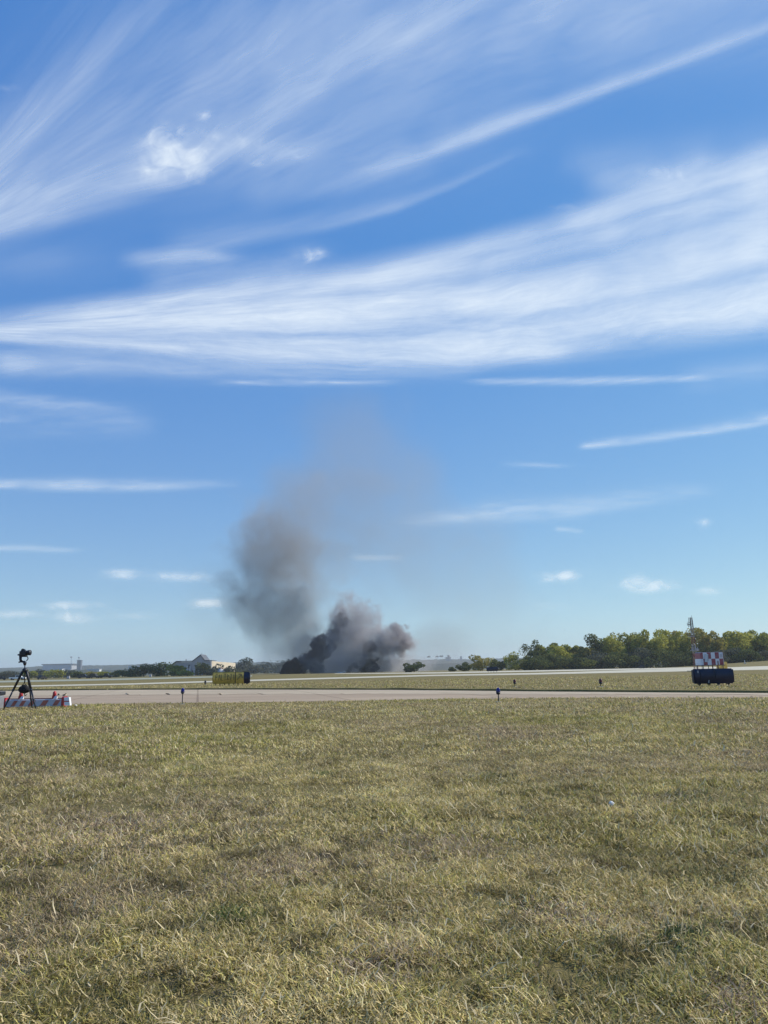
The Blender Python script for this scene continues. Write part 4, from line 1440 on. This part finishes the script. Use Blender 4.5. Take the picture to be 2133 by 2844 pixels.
# let the strands waver
wv = vnoise(px_ / 210, py / 120, 61) * 1.0 + vnoise(px_ / 70, py / 45, 62) * .35
T = T + wv * 9
PXW = px_ + 25 * vnoise(px_ / 160, py / 90, 63)
dens = np.zeros_like(py)


def add(v):
    global dens
    dens = 1 - (1 - dens) * (1 - np.clip(v, 0, 1))


def stroke_d(pts, hw, op, up=1.0, dn=1.0, fade=60.0):
    """soft stroke along a polyline; hw may be a list; up/dn: softness above and below"""
    xs_ = [p[0] for p in pts]
    yc = np.interp(px_, xs_, [p[1] for p in pts])
    h_ = np.interp(px_, xs_, hw if isinstance(hw, (list, tuple)) else [hw] * len(pts))
    o_ = np.interp(px_, xs_, op if isinstance(op, (list, tuple)) else [op] * len(pts))
    dlt = (py - yc) / h_
    g_ = np.where(dlt < 0, np.exp(-(dlt / up) ** 2), np.exp(-(dlt / dn) ** 2))
    ends = sstep(xs_[0] - fade, xs_[0] + fade * .4, px_) * (1 - sstep(xs_[-1] - fade * .4, xs_[-1] + fade, px_))
    add(o_ * g_ * ends)


def blob(cx, cy_, rx, ry, op):
    dd = ((px_ - cx) / rx) ** 2 + ((py - cy_) / ry) ** 2
    add(op * np.exp(-dd))


# broad band
yt, ybm = np.interp(px_, KX, CUR[5][1]), np.interp(px_, KX, CUR[7][1])
yt = yt - 6
band = sstep(-34, 44, py - yt) * (1 - sstep(-60, 34, py - ybm))
u_b = (py - yt) / np.maximum(ybm - yt, 30)
op = np.interp(px_, [-200, 0, 150, 800, 1300, 1659, 2200], [.40, .48, .64, .68, .66, .76, .76]) * (0.9 - .18 * np.exp(-((u_b - .55) / .18) ** 2))
add(band * op)
stroke_d([(-100, 715), (100, 712), (400, 700), (800, 672), (1200, 640), (1659, 540)], [14, 16, 24, 34, 42, 60], [.35, .4, .35, .3, .4, .55])
stroke_d([(-100, 722), (250, 745), (600, 765), (900, 770), (1200, 752)], [10, 12, 14, 18, 24], .35)
stroke_d([(200, 670), (800, 600), (1150, 520), (1450, 420), (1659, 380)], [14, 22, 30, 44, 50], [.3, .35, .4, .3, .15])
stroke_d([(1300, 395), (1450, 380), (1520, 350)], [30, 30, 24], .22)
stroke_d([(1250, 350), (1500, 350), (1800, 330)], [40, 60, 70], .14)


def thin(pts, hw, amt, fade=80.0):
    global dens
    yc = np.interp(px_, [p[0] for p in pts], [p[1] for p in pts])
    g_ = np.exp(-((py - yc) / hw) ** 2) * sstep(pts[0][0] - fade, pts[0][0] + fade, px_) * (1 - sstep(pts[-1][0] - fade, pts[-1][0] + fade, px_))
    dens = dens * (1 - amt * g_)


thin([(60, 716), (300, 722), (620, 725), (900, 722)], 10, .30)
thin([(700, 640), (1000, 606), (1300, 545), (1659, 440)], 15, .26)
thin([(820, 710), (1100, 690), (1400, 640), (1750, 560)], 17, .30)
thin([(1000, 560), (1300, 486), (1600, 400)], 12, .30)
thin([(150, 668), (450, 655), (760, 632)], 7, .22)
# upper left streams
stroke_d([(-400, 640), (0, 486), (150, 452), (430, 362), (600, 245), (800, 130), (1000, 10), (1200, -90)], [70, 62, 55, 48, 42, 42, 44, 44], [.45, .48, .42, .36, .28, .24, .22, .2], 1.6, .5, 200)
stroke_d([(-300, 480), (0, 330), (100, 230), (220, 110), (340, 0), (500, -150)], [90, 80, 60, 46, 38, 40], [.30, .30, .24, .20, .18, .15])
stroke_d([(-100, 420), (100, 380), (300, 300), (500, 180), (700, 60), (900, -60)], [80, 80, 90, 90, 90, 90], .13)
blob(372, 335, 66, 46, .30)
blob(330, 372, 50, 26, .35)
blob(420, 352, 40, 34, .2)
blob(437, 250, 16, 9, .25)
blob(540, 320, 90, 26, .25)
blob(640, 335, 60, 20, .15)
puffs = np.zeros_like(py)


def puffy(cx, cy_, rx, ry, op):
    global puffs
    dd = ((px_ - cx) / rx) ** 2 + ((py - cy_) / ry) ** 2
    puffs = np.maximum(puffs, op * np.exp(-dd))


for q_ in ((360, 330, 58, 46, 1.0), (418, 350, 36, 34, .9), (330, 372, 46, 22, .7), (437, 250, 18, 9, .6), (500, 300, 60, 20, .5), (555, 350, 30, 12, .4), (640, 330, 40, 14, .35), (670, 548, 36, 18, .5),
           (265, 1242, 52, 13, .6), (385, 1247, 64, 12, .75), (1213, 1246, 38, 13, .8), (1392, 1262, 60, 16, .75), (1530, 1277, 28, 9, .5), (145, 1307, 66, 10, .6), (160, 1335, 46, 16, .5), (40, 1326, 46, 10, .55), (455, 1303, 34, 11, .6), (288, 1330, 46, 10, .4), (1520, 1128, 16, 11, .45), (1440, 380, 60, 26, .35), (1230, 445, 40, 10, .3)):
    puffy(*q_)
# general veils in the upper sky
blob(560, 100, 430, 200, .22)
blob(860, 150, 340, 180, .18)
blob(640, 330, 260, 90, .20)
blob(1250, 60, 420, 95, .30)
blob(1500, -40, 400, 70, .30)
blob(250, 300, 220, 130, .18)
# contrail and strands
stroke_d([(820, 362), (950, 320), (1250, 213), (1659, 60), (2000, -70)], [24, 20, 15, 15, 17], [.2, .42, .46, .42, .4], 1.25, .8, 90)
stroke_d([(560, 420), (740, 385), (900, 340)], [36, 30, 24], .16)
stroke_d([(380, 545), (520, 515), (700, 487), (860, 447), (980, 400), (1120, 330)], [30, 26, 18, 13, 9, 8], [.16, .20, .22, .22, .15, .06], 1.5, .7)
stroke_d([(300, 560), (420, 552), (490, 556)], [18, 16, 12], .30)
stroke_d([(340, 600), (520, 590), (640, 572)], [30, 34, 30], .22)
blob(670, 548, 40, 22, .20)
blob(60, 560, 160, 40, .12)
# below the band
stroke_d([(0, 782), (180, 785), (420, 795), (700, 808), (1000, 800)], [26, 26, 24, 22, 20], [.32, .28, .24, .2, .1])
stroke_d([(500, 826), (640, 826), (830, 827)], [4, 5, 3.5], .34)
stroke_d([(1040, 824), (1250, 824), (1500, 818)], [5, 7, 6], [.42, .45, .3])
stroke_d([(1500, 818), (1659, 800)], [26, 26], .12)
stroke_d([(-60, 856), (80, 868), (240, 880)], [16, 15, 10], [.34, .3, .15])
stroke_d([(-60, 905), (300, 915)], [36, 30], .13)
stroke_d([(1262, 965), (1400, 950), (1540, 930), (1659, 908), (1800, 890)], [7, 9, 11, 12, 12], [.42, .42, .34, .4, .4], 1.3, .7, 18)
stroke_d([(1120, 1002), (1200, 1006)], [5, 4], .25)
stroke_d([(-60, 1047), (180, 1050), (330, 1050), (480, 1046)], [8, 11, 10, 7], [.45, .45, .34, .18], 1.3, 1.0)
stroke_d([(900, 1128), (1060, 1112), (1250, 1100), (1380, 1078), (1520, 1062)], [12, 20, 20, 20, 14], [.22, .32, .34, .28, .12], 1.2, .8)
stroke_d([(-60, 1182), (60, 1184), (140, 1188)], [6, 7, 5], .32)
stroke_d([(770, 1204), (860, 1205)], [6, 5], .34, 1, 1, 20)
stroke_d([(1205, 1142), (1255, 1148)], [5, 4], .25, 1, 1, 10)
blob(265, 1242, 50, 11, 0.15)
blob(385, 1247, 62, 11, 0.21)
blob(1213, 1246, 36, 11, 0.23)
blob(1392, 1262, 58, 14, 0.2)
blob(1530, 1277, 26, 8, .2)
blob(145, 1307, 62, 8, 0.16)
blob(160, 1335, 45, 14, .26)
blob(40, 1326, 44, 9, .28)
blob(288, 1330, 46, 9, .16)
blob(455, 1303, 32, 9, .34)
blob(1188, 1310, 36, 8, .12)
blob(1520, 1128, 14, 9, .2)
blob(10, 190, 26, 4, .15)
blob(90, 1370, 200, 16, .08)
blob(300, 1395, 260, 16, .10)
fade = (1 - sstep(R(60), R(67), EL.ravel())) * (1 - sstep(R(44), R(49.5), np.abs(AZ.ravel()))) * sstep(R(1.3), R(3.0), EL.ravel())
patchy = .5 + .5 * (vnoise(PXW / 150, T / 60, 71) * .6 + vnoise(PXW / 60, T / 26, 72) * .4)
upper = 1 - sstep(560, 700, py)
dens *= fade * (1 - .12 * upper) * (1 - .50 * upper * (1 - patchy)) * (1 - .10 * (1 - upper) * (1 - patchy)) * (1 - .75 * sstep(800, 830, py) * (.5 - .5 * (vnoise(px_ / 62, py / 9, 91) * .6 + vnoise(px_ / 25, py / 5, 92) * .4)))
hd = ALT / np.tan(EL.ravel())
V = np.stack([np.sin(AZ.ravel()) * hd, np.cos(AZ.ravel()) * hd, np.full(len(py), ALT)], 1)
nx_ = len(az)
ii = np.arange(len(el) - 1)[:, None] * nx_ + np.arange(nx_ - 1)[None, :]
F = np.stack([ii, ii + 1, ii + nx_ + 1, ii + nx_], -1).reshape(-1, 4)
b = MatB('ice_cloud')
ad = b.n("ShaderNodeAttribute", attribute_name="cover")
af = b.n("ShaderNodeAttribute", attribute_name="flow")
mp = b.n("ShaderNodeMapping")
mp.inputs["Scale"].default_value = (2.4, 13.0, 1.0)
b.l(af.outputs["Vector"], mp.inputs["Vector"])
s1 = b.noise(mp.outputs[0], 1.0, 6, 0.6, 0.35)
mp2 = b.n("ShaderNodeMapping")
mp2.inputs["Scale"].default_value = (5.5, 85.0, 1.0)
b.l(af.outputs["Vector"], mp2.inputs["Vector"])
s2 = b.noise(mp2.outputs[0], 1.0, 5, 0.65, 0.2)
mp3 = b.n("ShaderNodeMapping")
mp3.inputs["Scale"].default_value = (9.0, 30.0, 1.0)
b.l(af.outputs["Vector"], mp3.inputs["Vector"])
s3 = b.noise(mp3.outputs[0], 1.0, 6, 0.65, 0.3)
# thick cover stays, thin cover breaks into strands
nsum = b.math('ADD', b.math('MULTIPLY', b.math('SUBTRACT', s1, 0.5), 1.7), b.math('ADD', b.math('MULTIPLY', b.math('SUBTRACT', s2, 0.5), 1.35), b.math('MULTIPLY', b.math('SUBTRACT', s3, 0.5), 0.9)))
cov = ad.outputs["Fac"]
fib = b.n("ShaderNodeAttribute", attribute_name="fibre")
puf = b.n("ShaderNodeAttribute", attribute_name="puff")
nsum = b.math('MULTIPLY', nsum, fib.outputs["Fac"])
mp4 = b.n("ShaderNodeMapping")
mp4.inputs["Scale"].default_value = (17.0, 24.0, 1.0)
px4 = b.n("ShaderNodeAttribute", attribute_name="plain")
b.l(px4.outputs["Vector"], mp4.inputs["Vector"])
s4 = b.noise(mp4.outputs[0], 1.0, 5, 0.5, 0.8)
pm_ = b.n("ShaderNodeMapRange")
pm_.interpolation_type = 'SMOOTHSTEP'
b.l(b.math('ADD', puf.outputs["Fac"], b.math('MULTIPLY', b.math('SUBTRACT', s4, 0.5), 2.2)), pm_.inputs[0])
pm_.inputs[1].default_value = 0.05
pm_.inputs[2].default_value = 1.45
pal = b.math('MULTIPLY', b.math('MULTIPLY', pm_.outputs[0], 0.68), b.math('MULTIPLY', puf.outputs["Fac"], 3.0, clamp=True))
al = b.math('MULTIPLY', cov, b.math('ADD', 1.0, b.math('MULTIPLY', nsum, b.math('SUBTRACT', 1.28, cov))), clamp=True)
tr = b.n("ShaderNodeBsdfTransparent")
tl = b.n("ShaderNodeBsdfTranslucent")
tl.inputs[0].default_value = (0.93, 0.91, 0.78, 1)
mx_ = b.n("ShaderNodeMixShader")
al2 = b.math('SUBTRACT', 1.0, b.math('MULTIPLY', b.math('SUBTRACT', 1.0, al), b.math('SUBTRACT', 1.0, pal)), clamp=True)
b.l(al2, mx_.inputs[0])
b.l(tr.outputs[0], mx_.inputs[1])
b.l(tl.outputs[0], mx_.inputs[2])
b.l(mx_.outputs[0], b.out.inputs[0])
cl = np_mesh('clouds', V, F, b.m, smooth=True)
a3 = cl.data.attributes.new("fibre", 'FLOAT', 'POINT')
a3.data.foreach_set("value", (0.90 - .35 * upper).astype(np.float32))
a4 = cl.data.attributes.new("puff", 'FLOAT', 'POINT')
a4.data.foreach_set("value", (puffs * fade).astype(np.float32))
a1 = cl.data.attributes.new("cover", 'FLOAT', 'POINT')
a1.data.foreach_set("value", dens.astype(np.float32))
a5 = cl.data.attributes.new("plain", 'FLOAT_VECTOR', 'POINT')
a5.data.foreach_set("vector", np.stack([px_ / 1000.0, py / 1000.0, np.zeros_like(T)], 1).astype(np.float32).ravel())
a2 = cl.data.attributes.new("flow", 'FLOAT_VECTOR', 'POINT')
a2.data.foreach_set("vector", np.stack([PXW / 1000.0, T / 1000.0, np.zeros_like(T)], 1).astype(np.float32).ravel())
tag(cl, 'thin streaked cirrus clouds and a contrail across the blue sky', 'clouds', kind='stuff')


# ------------------------------------------------------------------ smoke
def smoke_mat(name, dens_, col, scale, erode=.9, step=1.0, aniso=0.1, warp=2.0, sharp=False):
    b = MatB(name)
    tc = b.n("ShaderNodeTexCoord")
    geo = b.n("ShaderNodeNewGeometry")
    nz_ = b.noise(geo.outputs["Position"], scale, 5, 0.62, 0.9)
    ln_ = b.n("ShaderNodeVectorMath", operation='LENGTH')
    b.l(tc.outputs["Object"], ln_.inputs[0])
    rfall = b.math('SUBTRACT', 1.0, ln_.outputs["Value"], clamp=True)
    wn = b.n("ShaderNodeTexNoise")
    wn.inputs["Scale"].default_value = scale * 0.55
    wn.inputs["Detail"].default_value = 3
    b.l(geo.outputs["Position"], wn.inputs["Vector"])
    w1 = b.n("ShaderNodeVectorMath", operation='SUBTRACT')
    b.l(wn.outputs["Color"], w1.inputs[0])
    w1.inputs[1].default_value = (0.5, 0.5, 0.5)
    w2 = b.n("ShaderNodeVectorMath", operation='MULTIPLY_ADD')
    b.l(w1.outputs[0], w2.inputs[0])
    w2.inputs[1].default_value = (warp, warp, warp)
    b.l(tc.outputs["Object"], w2.inputs[2])
    l2_ = b.n("ShaderNodeVectorMath", operation='LENGTH')
    b.l(w2.outputs[0], l2_.inputs[0])
    fall = b.math('SUBTRACT', 1.0, b.math('MULTIPLY', l2_.outputs["Value"], 1.12), clamp=True)
    # the knots of the noise eat into the rim and stay thin towards it
    f = b.math('ADD', b.math('MULTIPLY', fall, 1.15), b.math('MULTIPLY', b.math('SUBTRACT', nz_, 0.5), erode * 2.4))
    rim = b.n("ShaderNodeMapRange")
    rim.interpolation_type = 'SMOOTHSTEP'
    b.l(rfall, rim.inputs[0])
    rim.inputs[1].default_value = 0.0
    rim.inputs[2].default_value = 0.22
    mr = b.n("ShaderNodeMapRange")
    mr.interpolation_type = 'SMOOTHSTEP'
    b.l(f, mr.inputs[0])
    mr.inputs[1].default_value = 0.27 if sharp else 0.12
    mr.inputs[2].default_value = 0.52 if sharp else 0.80
    dn = b.math('MULTIPLY', b.math('MULTIPLY', mr.outputs[0], rim.outputs[0]), dens_)
    v = b.n("ShaderNodeVolumePrincipled")
    v.inputs["Color"].default_value = (*col, 1)
    v.inputs["Absorption Color"].default_value = (0, 0, 0, 1)
    v.inputs["Anisotropy"].default_value = aniso
    b.l(dn, v.inputs["Density"])
    b.l(v.outputs[0], b.out.inputs["Volume"])
    b.m.cycles.volume_step_rate = step
    return b.m


YS = 450.0
KS = YS / FPX
smk = thing('smoke', 'grey and black smoke rising from the far side of the airfield', 'smoke', GX(930, YS))
smk['kind'] = 'stuff'


def puff(name, cx, cy_, rx, ry, dens_, col=(.42, .40, .40), scale=.05, contrast=.8, dy=0.0, tilt=0.0, rd=None, step=.5, warp=2.0):
    c_ = P(cx, cy_, YS + dy)
    bm = bmesh.new()
    bmesh.ops.create_icosphere(bm, subdivisions=4, radius=1.0)
    for v in bm.verts:
        pass
    me = bpy.data.meshes.new(name)
    bm.to_mesh(me)
    bm.free()
    o = bpy.data.objects.new(name, me)
    COL.objects.link(o)
    o.parent = smk
    o.location = c_ - smk.location
    o.scale = (rx * KS, (rd or rx) * KS, ry * KS)
    o.rotation_euler = (0, R(tilt), 0)
    me.materials.append(smoke_mat(name + '_smoke', dens_, col, scale, contrast, step, warp=warp, sharp=name in ('billow', 'head', 'jet')))
    return o


GREYS = (.70, .66, .64)
GREYS = (.66, .625, .60)
TOPS = (.53, .525, .535)
# (x, y, rx, ry, density)
puff('column', 770, 1620, 200, 280, .030, GREYS, .045, .85, 10, 8, warp=1.3)
puff('column', 710, 1570, 150, 230, .023, GREYS, .06, .95, 0, 8, warp=1.3)
puff('column', 720, 1680, 140, 160, .021, GREYS, .06, .9, -5, -14, warp=1.3)
puff('column', 820, 1760, 170, 170, .022, GREYS, .05, .65, 5, -30, warp=1.2)
puff('column', 850, 1810, 110, 110, .030, GREYS, .06, .6, 3, -20, warp=1.2)
puff('column', 890, 1650, 170, 210, .012, GREYS, .05, .7, 5, -20)
puff('column', 810, 1490, 190, 240, .014, GREYS, .045, .6, 8, 22)
puff('plume', 890, 1390, 300, 300, .0075, TOPS, .03, .5, 15, 30)
puff('plume', 1000, 1260, 380, 220, .0036, TOPS, .025, .5, 20)
puff('veil', 1290, 1650, 300, 330, .0036, TOPS, .025, .6, 30)
puff('veil', 1080, 1500, 300, 360, .0044, TOPS, .025, .6, 30)
puff('veil', 590, 1720, 200, 200, .0035, TOPS, .03, .6, 20)
puff('veil', 1230, 1790, 210, 120, .0060, TOPS, .04, .5, 10)
BC = (.67, .645, .66)
puff('billow', 985, 1795, 160, 170, .056, BC, .08, .6, -5, 0, step=.3)
puff('billow', 915, 1835, 160, 110, .036, BC, .08, .6, -5, 0, step=.3)
puff('billow', 1090, 1840, 135, 110, .055, (.77, .75, .75), .10, .7, -5, 0, step=.3)
puff('billow', 985, 1735, 105, 100, .085, BC, .16, .8, -7, 0, step=.3)
puff('billow', 1035, 1800, 90, 115, .06, BC, .16, .8, -7, 0, step=.3)
HC = (.55, .515, .53)
puff('head', 1102, 1774, 62, 54, .30, HC, .17, .8, -8, step=.25)
puff('head', 1080, 1795, 54, 48, .16, (.63, .60, .61), .17, .8, -9, step=.25)
puff('head', 1122, 1794, 40, 40, .22, HC, .2, .8, -9, step=.25)

JR = random.Random(77)


def jet(pts, rads, dens_, seed, dy=-12, col=(.24, .23, .27), scale=.22, contrast=.9):
    """a tongue of thick black smoke: soft knotted puffs strung along a path"""
    for i in range(len(pts) - 1):
        seglen = math.hypot(pts[i + 1][0] - pts[i][0], pts[i + 1][1] - pts[i][1])
        nseg = max(1, int(seglen / max(rads[i] * .75, 6)))
        for q in range(nseg):
            t_ = (q + .3) / nseg
            r_ = (rads[i] * (1 - t_) + rads[i + 1] * t_) * JR.uniform(1.35, 2.0)
            x_ = pts[i][0] * (1 - t_) + pts[i + 1][0] * t_ + JR.uniform(-.35, .35) * r_ * .6
            y_ = pts[i][1] * (1 - t_) + pts[i + 1][1] * t_ + JR.uniform(-.35, .35) * r_ * .6
            y_ = min(y_, 1874 - r_ * .35)
            puff('jet', x_, y_, r_ * JR.uniform(.85, 1.15), r_ * JR.uniform(.85, 1.15), dens_ * 1.9, col, scale * 1.7, contrast * 1.1, dy + JR.uniform(-2, 2), JR.uniform(-40, 40), step=.35)


jet([(806, 1872), (816, 1856), (832, 1838)], [19, 20, 9], 1.1, 1, col=(.05, .05, .08), contrast=.6)
jet([(836, 1862), (852, 1836), (874, 1820), (892, 1806), (898, 1782)], [13, 15, 15, 15, 7], .55, 2)
jet([(880, 1870), (886, 1850), (902, 1820), (918, 1796), (928, 1780)], [18, 16, 12, 13, 9], .6, 3, col=(.09, .09, .13), contrast=.75)
jet([(902, 1800), (925, 1765), (945, 1730), (953, 1702)], [13, 18, 20, 10], .17, 4, -9, (.3, .28, .32))
jet([(872, 1800), (888, 1778), (900, 1768)], [11, 14, 6], .4, 5)
jet([(1008, 1868), (1020, 1850), (1030, 1832)], [13, 14, 8], .8, 6, col=(.06, .06, .08), contrast=.85)
jet([(1022, 1852), (1038, 1838), (1050, 1826)], [6, 7, 4], 1.0, 7, scale=.4)
jet([(1028, 1866), (1040, 1855), (1050, 1846)], [7, 7, 4], 1.0, 8, scale=.4)
jet([(1010, 1846), (1018, 1825), (1028, 1805), (1030, 1790)], [11, 15, 17, 8], .24, 9, col=(.3, .28, .32))
jet([(966, 1868), (970, 1856), (985, 1846), (996, 1852)], [5, 6, 6, 4], .6, 10, scale=.4)
jet([(1040, 1868), (1046, 1850)], [5, 3], .9, 11, scale=.4)

# ------------------------------------------------------------------ haze
hz = MB().box((0, 2500, 99.0), (19000, 19000, 202.0)).done('haze', None)
b = MatB('haze_air')
v = b.n("ShaderNodeVolumePrincipled")
v.inputs["Color"].default_value = (0.86, 0.94, 1.0, 1)
v.inputs["Density"].default_value = 0.00013
v.inputs["Anisotropy"].default_value = 0.2
b.l(v.outputs[0], b.out.inputs["Volume"])
hz.data.materials.append(b.m)
tag(hz, kind='stuff')
